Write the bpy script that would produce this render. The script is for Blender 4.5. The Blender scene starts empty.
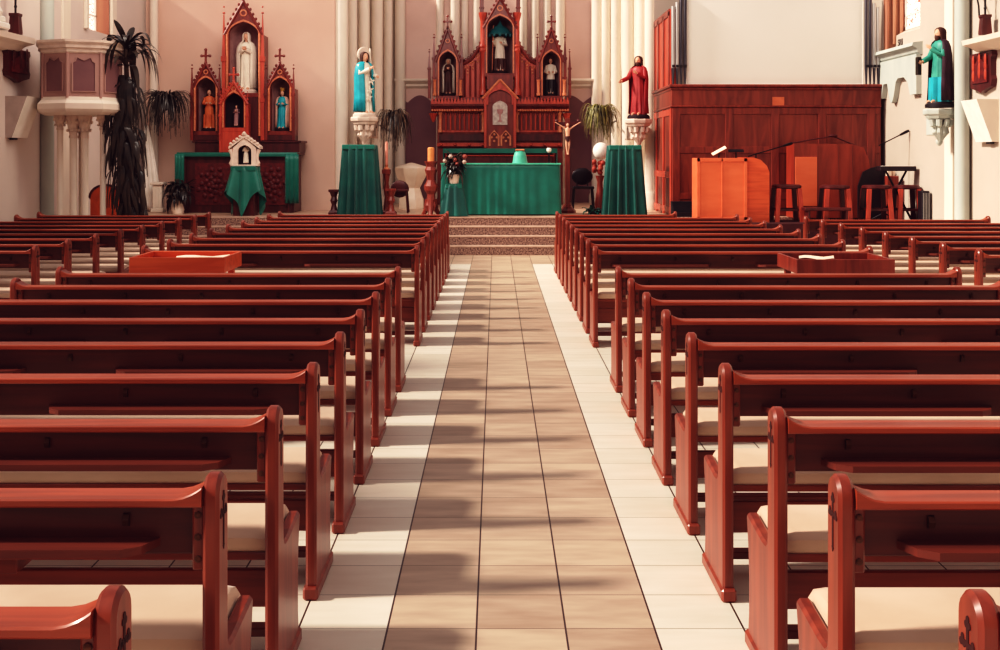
import bpy, bmesh, math, random
from mathutils import Vector, Matrix
R = random.Random(7)
PI = math.pi
scene = bpy.context.scene
COL = scene.collection
K = 1163.0; HC = 1.696; VX = 496.0; HY = 156.5
def P(px, py, Y): return ((px-VX)*Y/K, Y, HC+(HY-py)*Y/K)
def PX(px, Y): return (px-VX)*Y/K
def PZ(py, Y): return HC+(HY-py)*Y/K

# ------------------------------------------------------------------ materials
def lin(c):
    return tuple((v/255/12.92 if v/255 <= .04045 else ((v/255+.055)/1.055)**2.4) for v in c)
def nodes(name):
    m = bpy.data.materials.new(name); m.use_nodes = True
    nt = m.node_tree; b = nt.nodes['Principled BSDF']
    return m, nt, b
def mix_noise(nt, b, c1, c2, scale=(8,8,8), detail=4, lo=.35, hi=.65, coord='Object', distort=0.0):
    tc = nt.nodes.new('ShaderNodeTexCoord'); mp = nt.nodes.new('ShaderNodeMapping')
    mp.inputs['Scale'].default_value = scale
    nz = nt.nodes.new('ShaderNodeTexNoise'); nz.inputs['Scale'].default_value = 1; nz.inputs['Detail'].default_value = detail
    nz.inputs['Distortion'].default_value = distort
    cr = nt.nodes.new('ShaderNodeValToRGB')
    cr.color_ramp.elements[0].position = lo; cr.color_ramp.elements[1].position = hi
    cr.color_ramp.elements[0].color = (*c1, 1); cr.color_ramp.elements[1].color = (*c2, 1)
    nt.links.new(tc.outputs[coord], mp.inputs['Vector']); nt.links.new(mp.outputs['Vector'], nz.inputs['Vector'])
    nt.links.new(nz.outputs['Fac'], cr.inputs['Fac']); nt.links.new(cr.outputs['Color'], b.inputs['Base Color'])
    return nz
def mat(name, c1, c2=None, rough=.6, scale=(6,6,6), metal=0, coat=0, bump=0, detail=4, lo=.35, hi=.65, sheen=0, spec=None, distort=0.0):
    m, nt, b = nodes(name)
    c1 = lin(c1); c2 = lin(c2) if c2 else tuple(min(1, v*1.12) for v in c1)
    nz = mix_noise(nt, b, c1, c2, scale, detail, lo, hi, distort=distort)
    b.inputs['Roughness'].default_value = rough; b.inputs['Metallic'].default_value = metal
    b.inputs['Coat Weight'].default_value = coat; b.inputs['Coat Roughness'].default_value = .25
    b.inputs['Sheen Weight'].default_value = sheen
    if spec is not None: b.inputs['Specular IOR Level'].default_value = spec
    if bump:
        bp = nt.nodes.new('ShaderNodeBump'); bp.inputs['Strength'].default_value = bump; bp.inputs['Distance'].default_value = .01
        nt.links.new(nz.outputs['Fac'], bp.inputs['Height']); nt.links.new(bp.outputs['Normal'], b.inputs['Normal'])
    return m
M = {}
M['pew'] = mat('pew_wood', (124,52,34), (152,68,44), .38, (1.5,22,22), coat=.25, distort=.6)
M['pew_cap'] = mat('pew_cap_lit', (138,58,36), (168,76,48), .42, (1.5,22,22), coat=.15, distort=.6)  # pew wood made lighter: top light on the caps put into the colour
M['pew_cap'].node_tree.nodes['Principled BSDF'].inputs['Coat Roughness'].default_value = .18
M['pew_panel'] = mat('pew_panel_shaded', (78,32,25), (100,42,32), .45, (1.5,22,22), distort=.6)  # pew wood made darker: shade under the cap put into the colour
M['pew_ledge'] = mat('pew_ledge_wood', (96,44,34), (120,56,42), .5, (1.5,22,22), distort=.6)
M['pew_end'] = mat('pew_end_wood', (120,50,34), (148,66,45), .38, (20,20,2), coat=.25, distort=.5)
M['pew_carve'] = mat('carving_shade', (58,22,18), (72,26,22), .7)  # dark colour stands in for shade inside the carving
M['bolt'] = mat('bolt', (90,60,48), (120,80,60), .4, metal=.6)
M['cushion'] = mat('cushion_fabric', (206,176,154), (218,190,168), .9, (3,3,3), sheen=.2)
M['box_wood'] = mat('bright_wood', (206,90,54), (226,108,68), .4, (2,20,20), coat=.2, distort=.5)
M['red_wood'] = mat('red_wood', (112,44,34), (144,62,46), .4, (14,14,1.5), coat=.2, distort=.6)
M['org_wood'] = mat('organ_wood', (112,44,34), (146,66,48), .42, (7,7,1.2), coat=.2, distort=1.0)
M['console_wood'] = mat('console_wood', (132,50,34), (160,66,46), .42, (6,6,1.2), coat=.2, distort=.8)
M['dark_wood'] = mat('dark_wood', (66,20,20), (92,30,28), .45, (10,10,1.5), coat=.15, distort=.5)
M['ret_shade'] = mat('retable_shaded_wood', (106,36,30), (138,54,42), .4, (12,12,2), coat=.25)  # retable wood in shade, darkness put into the colour
M['ret_lit'] = mat('retable_lit_wood', (168,64,48), (196,84,62), .4, (12,12,2), coat=.2)  # the same wood where lit, brightness put into the colour
M['ret_gold'] = mat('retable_gilt_wood', (196,112,80), (214,140,104), .4, (20,20,20))
M['niche'] = mat('niche_inside', (168,126,126), (190,148,144), .8)
M['niche_black'] = mat('niche_dark', (34,16,24), (50,24,30), .8)
M['green'] = mat('green_satin', (12,104,92), (18,120,106), .45, (3,3,3), sheen=.2)
M['green_dk'] = mat('green_cloth_dark', (8,80,76), (12,96,88), .45, (3,3,3), sheen=.2)
M['green_lt'] = mat('green_cloth_light', (70,176,150), (96,200,170), .5, sheen=.3)
M['white_pl'] = mat('white_plaster', (226,212,198), (234,222,208), .7, (3,3,1))
M['grey_pl'] = mat('greenish_white_plaster', (178,184,178), (190,194,186), .7, (3,3,1))
M['stone'] = mat('carved_stone', (216,196,182), (230,212,198), .75, (8,8,8))
M['white'] = mat('white_paint', (238,232,222), (246,240,232), .6)
M['screen'] = mat('screen_white', (238,234,226), (242,238,230), .8, (.5,.5,.5))
M['skin'] = mat('statue_skin', (222,168,140), (232,182,156), .6)
M['hair'] = mat('statue_brown_hair', (62,32,24), (84,46,34), .7)
M['black'] = mat('black_paint', (24,16,22), (34,24,30), .5)
M['black_metal'] = mat('black_metal', (26,20,24), (36,28,32), .35, metal=.5)
M['leaf_dk'] = mat('dark_leaf', (34,30,26), (66,54,44), .28, (5,5,5))
M['leaf_mid'] = mat('olive_leaf', (74,72,38), (118,108,62), .5, (7,7,7))
M['leaf_brown'] = mat('brownish_leaf', (66,52,40), (132,106,84), .5, (9,9,9))
M['leaf_yel'] = mat('yellow_green_leaf', (112,108,52), (156,148,84), .5, (9,9,9))
M['stem'] = mat('stem_bark', (60,44,32), (80,60,44), .8)
M['teal'] = mat('teal_mantle', (20,150,168), (36,172,186), .5)
M['teal_dk'] = mat('sea_green_robe', (40,128,118), (70,160,140), .5, (5,5,5))
M['red_robe'] = mat('red_robe', (150,44,48), (172,60,60), .5)
M['cream_robe'] = mat('cream_robe', (232,220,204), (242,232,218), .6)
M['brown_robe'] = mat('brown_robe', (70,34,30), (92,48,40), .6)
M['plum'] = mat('dark_plum_cape', (46,22,36), (64,32,46), .6)
M['orange_robe'] = mat('orange_robe', (204,96,52), (224,124,74), .6)
M['pink_robe'] = mat('pale_pink_robe', (224,178,160), (236,200,184), .6)
M['gold'] = mat('gilding', (196,146,72), (216,170,96), .4, metal=.3)
M['pipe'] = mat('pipe_metal', (170,168,166), (206,202,198), .35, (40,40,1), metal=.4)
M['pipe_dk'] = mat('pipe_dark_metal', (64,62,70), (104,100,106), .3, (40,40,1), metal=.5)
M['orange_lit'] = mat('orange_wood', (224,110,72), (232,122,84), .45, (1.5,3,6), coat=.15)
M['orange_chair'] = mat('orange_upholstery', (190,84,44), (214,100,54), .6)
M['paper'] = mat('paper', (240,214,190), (246,226,204), .8)
M['marble'] = mat('cream_marble', (224,204,184), (236,220,202), .4, (4,4,4))
M['wax'] = mat('orange_wax', (214,138,84), (226,156,104), .5)
M['flower_w'] = mat('white_petals', (190,166,154), (206,184,172), .6)
M['flower_p'] = mat('pink_petals', (156,84,74), (178,100,88), .6)
M['flower_r'] = mat('red_petals', (148,56,42), (172,72,54), .6)
M['pot_w'] = mat('white_pot', (226,206,190), (238,222,208), .4)
M['brass'] = mat('brass_plate', (206,108,76), (222,128,94), .35, metal=.3)
M['plaster_dark'] = mat('speaker_grey', (176,160,152), (188,172,164), .6)
M['ivory'] = mat('ivory_picture', (206,196,188), (170,150,146), .5, (14,14,14))
M['carpet'] = mat('platform_carpet', (58,20,22), (74,28,28), .9)
M['relief'] = mat('relief_wood', (112,34,32), (84,24,26), .5, (16,16,16), bump=.6)

# walls
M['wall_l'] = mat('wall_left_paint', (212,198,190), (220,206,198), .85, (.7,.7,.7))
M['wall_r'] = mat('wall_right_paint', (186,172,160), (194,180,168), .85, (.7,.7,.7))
M['wall_b'] = mat('wall_pink_paint', (214,180,164), (224,192,176), .85, (.8,.8,.8))
M['wall_apse'] = mat('apse_paint', (214,184,174), (226,198,188), .85, (.8,.8,.8))
M['dado'] = mat('apse_dado_purple', (122,86,92), (138,100,102), .85, (.8,.8,.8))
M['reveal'] = mat('window_reveal_paint', (190,140,114), (168,112,92), .7, (5,5,.2))

def granite():
    m, nt, b = nodes('granite_steps')
    tc = nt.nodes.new('ShaderNodeTexCoord')
    vo = nt.nodes.new('ShaderNodeTexVoronoi'); vo.inputs['Scale'].default_value = 34
    nz = nt.nodes.new('ShaderNodeTexNoise'); nz.inputs['Scale'].default_value = 40; nz.inputs['Detail'].default_value = 3
    cr = nt.nodes.new('ShaderNodeValToRGB'); e = cr.color_ramp.elements
    e[0].position = .36; e[0].color = (*lin((88,60,56)),1); e[1].position = .66; e[1].color = (*lin((186,154,138)),1)
    nt.links.new(tc.outputs['Object'], nz.inputs['Vector']); nt.links.new(nz.outputs['Fac'], cr.inputs['Fac'])
    nt.links.new(cr.outputs['Color'], b.inputs['Base Color']); b.inputs['Roughness'].default_value = .55
    return m
M['granite'] = granite()

def floor_mat():
    m, nt, b = nodes('floor_tiles')
    N = nt.nodes.new; L = nt.links.new
    g = N('ShaderNodeNewGeometry'); sx = N('ShaderNodeSeparateXYZ'); L(g.outputs['Position'], sx.inputs[0])
    def ma(op, a, bb=None):
        n = N('ShaderNodeMath'); n.operation = op
        for i, v in enumerate((a, bb)):
            if v is None: continue
            if isinstance(v, (int, float)): n.inputs[i].default_value = v
            else: L(v, n.inputs[i])
        return n.outputs[0]
    u = ma('DIVIDE', ma('ADD', sx.outputs['X'], .71), .32); v = ma('DIVIDE', ma('ADD', sx.outputs['Y'], -4.178), .3217)
    fu = ma('FRACT', u); fv = ma('FRACT', v); iu = ma('FLOOR', u); iv = ma('FLOOR', v)
    du = ma('MINIMUM', fu, ma('SUBTRACT', 1, fu)); dv = ma('MINIMUM', fv, ma('SUBTRACT', 1, fv))
    grout = ma('MAXIMUM', ma('LESS_THAN', du, .0105), ma('MULTIPLY', ma('LESS_THAN', dv, .007), .75))
    tan = ma('MULTIPLY', ma('GREATER_THAN', iu, .5), ma('LESS_THAN', iu, 3.5))
    far = ma('GREATER_THAN', sx.outputs['Y'], 18.33)
    tan = ma('MAXIMUM', tan, far)
    cv = N('ShaderNodeCombineXYZ'); L(iu, cv.inputs[0]); L(iv, cv.inputs[1])
    wn = N('ShaderNodeTexWhiteNoise'); wn.noise_dimensions = '2D'; L(cv.outputs[0], wn.inputs['Vector'])
    nz = N('ShaderNodeTexNoise'); nz.inputs['Scale'].default_value = 2.6; nz.inputs['Detail'].default_value = 4; L(g.outputs['Position'], nz.inputs['Vector'])
    shade_blotch = N('ShaderNodeMapping'); shade_blotch.inputs['Scale'].default_value = (1.5, 6, 1); L(g.outputs['Position'], shade_blotch.inputs['Vector'])  # stretched noise paints shading blotches into the tile colour
    nz2 = N('ShaderNodeTexNoise'); nz2.inputs['Scale'].default_value = 2; nz2.inputs['Detail'].default_value = 5; L(shade_blotch.outputs[0], nz2.inputs['Vector'])
    def ramp(f, c1, c2, a=.3, bq=.7):
        cr = N('ShaderNodeValToRGB'); e = cr.color_ramp.elements
        e[0].position = a; e[1].position = bq; e[0].color = (*lin(c1),1); e[1].color = (*lin(c2),1); L(f, cr.inputs[0]); return cr.outputs[0]
    fac = ma('ADD', ma('MULTIPLY', nz2.outputs['Fac'], .75), ma('MULTIPLY', wn.outputs['Value'], .25))
    ct = ramp(fac, (172,147,127), (206,183,161)); cw = ramp(fac, (222,212,196), (234,226,212))
    def mx(f, a, bb):
        n = N('ShaderNodeMix'); n.data_type = 'RGBA'
        if isinstance(f, (int,float)): n.inputs[0].default_value = f
        else: L(f, n.inputs[0])
        L(a, n.inputs[6]); 
        if isinstance(bb, tuple): n.inputs[7].default_value = (*bb, 1)
        else: L(bb, n.inputs[7])
        return n.outputs[2]
    c = mx(tan, cw, ct); c = mx(grout, c, lin((64,38,36)))
    L(c, b.inputs['Base Color']); b.inputs['Roughness'].default_value = .38
    bp = N('ShaderNodeBump'); bp.inputs['Strength'].default_value = .25; bp.inputs['Distance'].default_value = .002
    L(ma('SUBTRACT', 1, grout), bp.inputs['Height']); L(bp.outputs[0], b.inputs['Normal'])
    return m
M['floor'] = floor_mat()

def window_glass():
    m, nt, b = nodes('leaded_window_glass')
    N = nt.nodes.new; L = nt.links.new
    g = N('ShaderNodeNewGeometry')
    vo = N('ShaderNodeTexVoronoi'); vo.feature = 'DISTANCE_TO_EDGE'; vo.inputs['Scale'].default_value = 9
    L(g.outputs['Position'], vo.inputs['Vector'])
    cr = N('ShaderNodeValToRGB'); e = cr.color_ramp.elements
    e[0].position = .03; e[0].color = (*lin((150,84,70)),1); e[1].position = .09; e[1].color = (*lin((255,244,232)),1)
    L(vo.outputs['Distance'], cr.inputs[0]); L(cr.outputs[0], b.inputs['Base Color']); L(cr.outputs[0], b.inputs['Emission Color'])
    b.inputs['Emission Strength'].default_value = 1.0; b.inputs['Roughness'].default_value = .2
    return m
M['glass'] = window_glass()

# ------------------------------------------------------------------ mesh builder
class MB:
    def __init__(s): s.v = []; s.f = []; s.m = []; s.mi = 0
    def add(s, vs, fs):
        o = len(s.v); s.v += [tuple(p) for p in vs]
        for f in fs: s.f.append([i+o for i in f]); s.m.append(s.mi)
        return s
    def box(s, x0,x1,y0,y1,z0,z1, b=0):
        if x0 > x1: x0,x1 = x1,x0
        if y0 > y1: y0,y1 = y1,y0
        if z0 > z1: z0,z1 = z1,z0
        if b <= 0:
            vs = [(x0,y0,z0),(x1,y0,z0),(x1,y1,z0),(x0,y1,z0),(x0,y0,z1),(x1,y0,z1),(x1,y1,z1),(x0,y1,z1)]
            return s.add(vs, [(3,2,1,0),(4,5,6,7),(0,1,5,4),(1,2,6,5),(2,3,7,6),(3,0,4,7)])
        b = min(b, (x1-x0)*.45, (y1-y0)*.45, (z1-z0)*.45)
        lo = (x0,y0,z0); hi = (x1,y1,z1); idx = {}; vs = []
        for c in range(8):
            sg = [(c>>k)&1 for k in range(3)]
            for a in range(3):
                p = [(hi[k] if sg[k] else lo[k]) if k == a else (hi[k]-b if sg[k] else lo[k]+b) for k in range(3)]
                idx[c,a] = len(vs); vs.append(p)
        fs = []
        for a in range(3):
            u,w = (a+1)%3, (a+2)%3
            for sgn in (0,1):
                q = [(sgn<<a)|(i<<u)|(j<<w) for i,j in ((0,0),(1,0),(1,1),(0,1))]
                f = [idx[c,a] for c in q]; fs.append(f if sgn else f[::-1])
            for i in (0,1):
                for j in (0,1):
                    c0 = (i<<u)|(j<<w); c1 = c0|(1<<a)
                    f = [idx[c0,u],idx[c1,u],idx[c1,w],idx[c0,w]]; fs.append(f if (i^j) == 0 else f[::-1])
        for c in range(8):
            f = [idx[c,0],idx[c,1],idx[c,2]]; fs.append(f if bin(c).count('1')%2 else f[::-1])
        return s.add(vs, fs)
    def loft(s, rings, cap=True, closed=True, capends=(True,True)):
        n = len(rings[0]); vs = [p for r in rings for p in r]; fs = []
        for i in range(len(rings)-1):
            for j in range(n if closed else n-1):
                k = (j+1)%n; fs.append((i*n+j, i*n+k, (i+1)*n+k, (i+1)*n+j))
        if cap and closed:
            if capends[0]: fs.append(tuple(range(n))[::-1])
            if capends[1]: fs.append(tuple((len(rings)-1)*n+j for j in range(n)))
        return s.add(vs, fs)
    def lathe(s, prof, cx=0, cy=0, seg=16, sx=1, sy=1, rot=0, cz=0):
        return s.loft([[(cx+sx*r*math.cos(rot+2*PI*j/seg), cy+sy*r*math.sin(rot+2*PI*j/seg), cz+z) for j in range(seg)] for r,z in prof])
    def tube(s, pts, rad, seg=8):
        pts = [Vector(p) for p in pts]
        if isinstance(rad, (int,float)): rad = [rad]*len(pts)
        rings = []; up = None
        for i,p in enumerate(pts):
            d = (pts[min(i+1,len(pts)-1)]-pts[max(i-1,0)]).normalized()
            if up is None:
                up = Vector((0,0,1)) if abs(d.z) < .9 else Vector((0,1,0))
            a = d.cross(up).normalized(); up = a.cross(d).normalized()
            rings.append([p+rad[i]*(math.cos(2*PI*j/seg)*a+math.sin(2*PI*j/seg)*up) for j in range(seg)])
        return s.loft(rings)
    def prism(s, poly, axis, a0, a1):
        def mk(u,v,a): return (a,u,v) if axis == 'x' else ((u,a,v) if axis == 'y' else (u,v,a))
        n = len(poly); vs = [mk(u,v,a0) for u,v in poly]+[mk(u,v,a1) for u,v in poly]
        return s.add(vs, [tuple(range(n))[::-1], tuple(range(n,2*n))]+[(i,(i+1)%n,n+(i+1)%n,n+i) for i in range(n)])
    def band(s, outer, inner, y0, y1, closed=False):
        n = len(outer)
        vs = [(u,y0,v) for u,v in outer]+[(u,y0,v) for u,v in inner]+[(u,y1,v) for u,v in outer]+[(u,y1,v) for u,v in inner]
        fs = []
        for i in range(n if closed else n-1):
            j = (i+1)%n
            fs += [(i,j,n+j,n+i),(2*n+i,3*n+i,3*n+j,2*n+j),(i,2*n+i,2*n+j,j),(n+i,n+j,3*n+j,3*n+i)]
        if not closed:
            fs += [(0,n,3*n,2*n),(n-1,3*n-1,4*n-1,2*n-1)]
        return s.add(vs, fs)
    def ball(s, c, r, sx=1, sy=1, sz=1, seg=10, rg=6):
        return s.lathe([(r*math.sin(PI*i/rg)+1e-5, -r*sz*math.cos(PI*i/rg)) for i in range(rg+1)], c[0], c[1], seg, sx, sy, 0, c[2])
    def xf(s, mtx):
        s.v = [tuple(mtx @ Vector(p)) for p in s.v]; return s
    def join(s, o, mi=None):
        k = len(s.v); s.v += o.v; s.f += [[i+k for i in f] for f in o.f]; s.m += ([mi]*len(o.f) if mi is not None else o.m); return s

def rootloc(o):
    l = Vector((0,0,0))
    while o is not None: l += o.location; o = o.parent
    return l
def obj(name, mb, mats, parent=None, smooth=35, fix=True):
    me = bpy.data.meshes.new(name)
    off = rootloc(parent) if parent else Vector((0,0,0))
    me.from_pydata([(x-off.x,y-off.y,z-off.z) for x,y,z in mb.v], [], mb.f)
    if not isinstance(mats, (list,tuple)): mats = [mats]
    for k in mats: me.materials.append(M[k] if isinstance(k,str) else k)
    me.polygons.foreach_set('material_index', mb.m)
    if fix:
        bm = bmesh.new(); bm.from_mesh(me); bmesh.ops.recalc_face_normals(bm, faces=bm.faces); bm.to_mesh(me); bm.free()
    if smooth:
        me.shade_smooth(); me.set_sharp_from_angle(angle=math.radians(smooth))
    o = bpy.data.objects.new(name, me); COL.objects.link(o)
    if parent: o.parent = parent
    return o
def tag(o, label, cat, group=None):
    o['label'] = label; o['category'] = cat
    if group: o['group'] = group
    return o
def thing(name, label, cat, loc, group=None):
    o = bpy.data.objects.new(name, None); COL.objects.link(o); o.location = loc; o.empty_display_size = .1
    return tag(o, label, cat, group)
def struct(name, mb, m, smooth=35):
    o = obj(name, mb, m, None, smooth); o['kind'] = 'structure'; return o

# ------------------------------------------------------------------ setting
ZC = .61                                    # chancel floor
HW = 5.05                                    # wall height
XL, XR = -7.1, 7.1
struct('floor', MB().add([(XL-.5,-6,0),(XR+.5,-6,0),(XR+.5,24,0),(XL-.5,24,0)], [(0,1,2,3)]), 'floor', 0)
s = MB()
for i in range(4):
    s.box(XL, XR if i < 4 else 2.9, 20+.3*i, 20.3+.3*i if i < 3 else 21.0, 0, .152*(i+1), .008)
st = struct('floor_chancel_steps', s, 'granite')
M['nosing'] = mat('step_nosing', (176,148,132), (196,168,150), .5, (9,9,9))
for i in range(4): struct('trim_step_edge_%d'%(i+1), MB().box(XL, XR if i < 3 else 2.9, 20+.3*i-.006, 20.3+.3*i-.01, .152*(i+1)-.02, .152*(i+1)+.002, .004), 'nosing')
ch = MB().box(XL-.4, XR+.4, 21.0, 28.2, 0, ZC-.002)
M['ch_floor'] = mat('chancel_floor', (198,164,142), (214,182,158), .4, (2,2,2))
struct('floor_chancel', ch, 'ch_floor')
struct('floor_choir_platform', MB().box(2.95, XR, 18.9, 19.99, 0, ZC, .01), 'carpet')

# left wall: solid near the chancel with a window; unseen piers and openings nearer the camera, shaped to let the sun in
w = MB()
w.box(XL-.5, XL, 15.6, 20.15, 0, HW); w.box(XL-.5, XL, 20.15, 21.35, 0, 3.92); w.box(XL-.5, XL, 21.35, 23.9, 0, HW)
w.box(XL-.5, XL, -6, 15.6, 0, 2.3)
for y in (-6, -2.4, 1.2, 4.8, 8.4, 12.0): w.box(XL-.5, XL, y, y+.6, 2.3, HW)
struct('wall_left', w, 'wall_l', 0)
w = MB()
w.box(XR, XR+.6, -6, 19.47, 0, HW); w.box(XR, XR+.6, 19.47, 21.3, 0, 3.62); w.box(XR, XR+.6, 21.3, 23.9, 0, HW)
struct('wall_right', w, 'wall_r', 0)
struct('wall_rear_unseen', MB().box(XL-.5, XR+.6, -6.3, -6, 0, HW), 'wall_b', 0)  # unseen wall added to cut ambient light from behind the camera
AL, AR = -3.27, 3.21                        # chancel opening
struct('wall_back_left', MB().box(XL-.5, AL, 23.6, 23.9, 0, HW), 'wall_b', 0)
struct('wall_back_right', MB().box(AR, XR+.6, 23.6, 23.9, 0, HW+.3), 'wall_r', 0)
BL, BR, YB = -2.39, 2.70, 27.5
w = MB().prism([(AL,23.9),(BL,YB),(BL,YB+.3),(AL-.3,24.2)], 'z', 0, HW+.9); struct('wall_apse_left', w, 'white_pl', 0)
w = MB().prism([(AR,23.9),(BR,YB),(BR,YB+.3),(AR+.3,24.2)], 'z', 0, HW+.9); struct('wall_apse_right', w, 'white_pl', 0)
struct('wall_apse', MB().box(BL-.1, BR+.1, YB, YB+.3, 0, HW+.9), 'wall_apse', 0)
def dado(name, x0, x1, edge):
    # purple painted dado with scalloped top edge and cream frieze under the cornice
    n = 12; pts = [(x0,ZC),(x1,ZC)]
    top = []
    for i in range(n*4+1):
        t = i/(n*4); x = x1+(x0-x1)*t
        q = abs(math.sin(t*PI*2.5)); z = PZ(103,YB)+.18*q
        top.append((x,z))
    pts += top
    struct(name, MB().prism(pts, 'y', YB-.03, YB), 'dado', 0)
dado('trim_dado_left', BL+.0, -.9, 1); dado('trim_dado_right', 1.1, BR, -1)
def cornice(name, x0, x1):
    m_ = MB().prism([(YB,3.30),(YB-.08,3.36),(YB-.08,3.4),(YB-.2,3.48),(YB-.2,3.52),(YB,3.54)], 'x', x0, x1)
    struct(name, m_, 'white_pl', 20)
cornice('trim_cornice_left', BL, -1.55); cornice('trim_cornice_right', 1.75, BR)
# half columns
def column(name, x, y, r, z0, z1, m='white_pl', seg=16):
    c = MB().lathe([(r*1.5,0),(r*1.5,.18),(r*1.25,.24),(r*1.3,.3),(r*1.02,.36),(r,.4),(r,z1-z0)], x, y, seg, cz=z0)
    return struct(name, c, m, 40)
k = 0
for px, t, r in ((341,0,.15),(352,.18,.11),(364,.34,.12),(377,.58,.13),(388,.78,.10),(400,1,.13)):
    x = AL+(BL-AL)*t; y = 23.75+(YB-.1-23.75)*t; k += 1
    column('trim_column_left_%d'%k, PX(px,y), y, r, ZC, HW+.8)
k = 0
for px, t, r in ((651,0,.13),(641,.18,.11),(628,.34,.13),(616,.56,.11),(606,.78,.10),(597,1,.13)):
    y = 23.75+(YB-.1-23.75)*t; k += 1
    column('trim_column_right_%d'%k, PX(px,y), y, r, ZC, HW+.8)
k = 0
for px, r in ((440,.09),(455,.12),(465,.08),(477,.1),(523,.1),(535,.1),(547,.09),(560,.12)):
    k += 1; column('trim_column_apse_%d'%k, PX(px,27.45), 27.45, r, ZC, HW+.8)
column('trim_column_corner', PX(154,23.5), 23.5, .085, ZC, HW)
column('trim_pillar_left', -7.03, 18.2, .11, 0, HW, 'grey_pl')
column('trim_pillar_right', PX(962,17.42), 17.42, .107, 0, HW, 'grey_pl')
struct('trim_pilaster_right', MB().box(XR-.05, XR+.02, 17.98, 18.3, 0, HW, .01), 'white_pl')
struct('trim_pilaster_left', MB().box(XL-.02, XL+.03, 19.0, 19.35, 0, HW, .01), 'white_pl')
# wall shelves (string course ledges)
struct('trim_ledge_left', MB().prism([(XL,3.22),(XL+.12,3.24),(XL+.2,3.30),(XL+.34,3.34),(XL+.36,3.42),(XL,3.46)], 'y', 13, 17.05), 'white_pl', 20)
struct('trim_ledge_right', MB().prism([(XR,3.2),(XR-.1,3.22),(XR-.2,3.28),(XR-.3,3.31),(XR-.32,3.38),(XR,3.42)], 'y', 13, 16.95), 'white_pl', 20)

# windows
def window(name, x, y0, y1, z0, side):
    g = obj(name, MB().box(x-.01, x+.01, y0, y1, z0, HW), 'glass', None, 0); g['kind'] = 'structure'
    f = MB(); fx0, fx1 = (x, x+.05) if side < 0 else (x-.05, x)
    f.box(fx0, fx1, y0, y0+.06, z0, HW); f.box(fx0, fx1, y1-.06, y1, z0, HW); f.box(fx0, fx1, y0, y1, z0, z0+.06)
    for q in (4.25, 4.75): f.box(fx0, fx1, y0, y1, q, q+.025)
    obj('window_frame', f, 'white', g)
window('window_1', XL-.28, 20.15, 21.35, 3.92, -1)
window('window_2', XR+.42, 19.47, 21.3, 4.0, 1)
rv = MB().box(XL-.27, XL+.0, 21.33, 21.36, 3.92, HW); struct('trim_window_jamb_left', rv, 'reveal', 0)
rv = MB().box(XR, XR+.41, 21.27, 21.31, 3.62, HW)
for q in range(3): rv.tube([(XR+.04+.13*q,21.24,3.645+.1*q),(XR+.04+.13*q,21.24,HW)], .035, 10)
struct('trim_window_jamb_right', rv, 'reveal', 30)
struct('trim_window_surround_left', MB().box(XL, XL+.06, 20.02, 20.14, 3.9, HW, .01).box(XL, XL+.06, 21.36, 21.6, 3.9, HW, .01), 'white_pl')
sl = MB().prism([(XR+.42,4.02),(XR+.2,3.90),(XR+.2,3.645),(XR,3.63),(XR-.02,3.6),(XR+.42,3.6)], 'y', 19.47, 21.28)
sl_o = struct('window_sill_stone', sl, 'wall_r', 0)
# plate with letters on the sloping sill
tcu = bpy.data.curves.new('sill_lettering', 'FONT'); tcu.body = 'SRII'; tcu.size = .17; tcu.extrude = .004
tob = bpy.data.objects.new('sill_lettering', tcu); COL.objects.link(tob)
dg = bpy.context.evaluated_depsgraph_get(); me = bpy.data.meshes.new_from_object(tob.evaluated_get(dg)); bpy.data.objects.remove(tob)
lt = bpy.data.objects.new('sill_lettering', me); COL.objects.link(lt); me.materials.append(M['black'])
nrm = Vector((-1,0,0)).normalized(); tx = Vector((0,-1,0)); ty = nrm.cross(tx)
lt.matrix_world = Matrix.Translation(Vector((XR+.197, 21.12, 3.70))) @ Matrix((tx,ty,nrm)).transposed().to_4x4()
lt['kind'] = 'structure'
sh = MB().prism([(XR+.02,3.62),(XR-.16,3.60),(XR-.18,3.54),(XR-.1,3.5),(XR-.08,3.44),(XR-.03,3.40),(XR+.02,3.40)], 'y', 19.35, 21.4)
struct('trim_sill_right', sh, 'grey_pl', 20)
pl = [(19.4,3.41),(21.38,3.41),(21.38,2.75),(21.15,2.75),(21.05,3.0),(20.85,3.0)]
for a in range(9): pl.append((20.85-.45*a/8, 3.0-.38*math.sin(PI*a/8)**1.0 if False else 3.0-.36*math.sin(PI*a/8)))
pl += [(20.3,3.06),(20.0,3.06),(19.8,2.95),(19.7,2.74),(19.4,2.74)]
struct('trim_apron_right', MB().prism(pl, 'x', XR-.09, XR+.02), 'grey_pl', 20)

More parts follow.
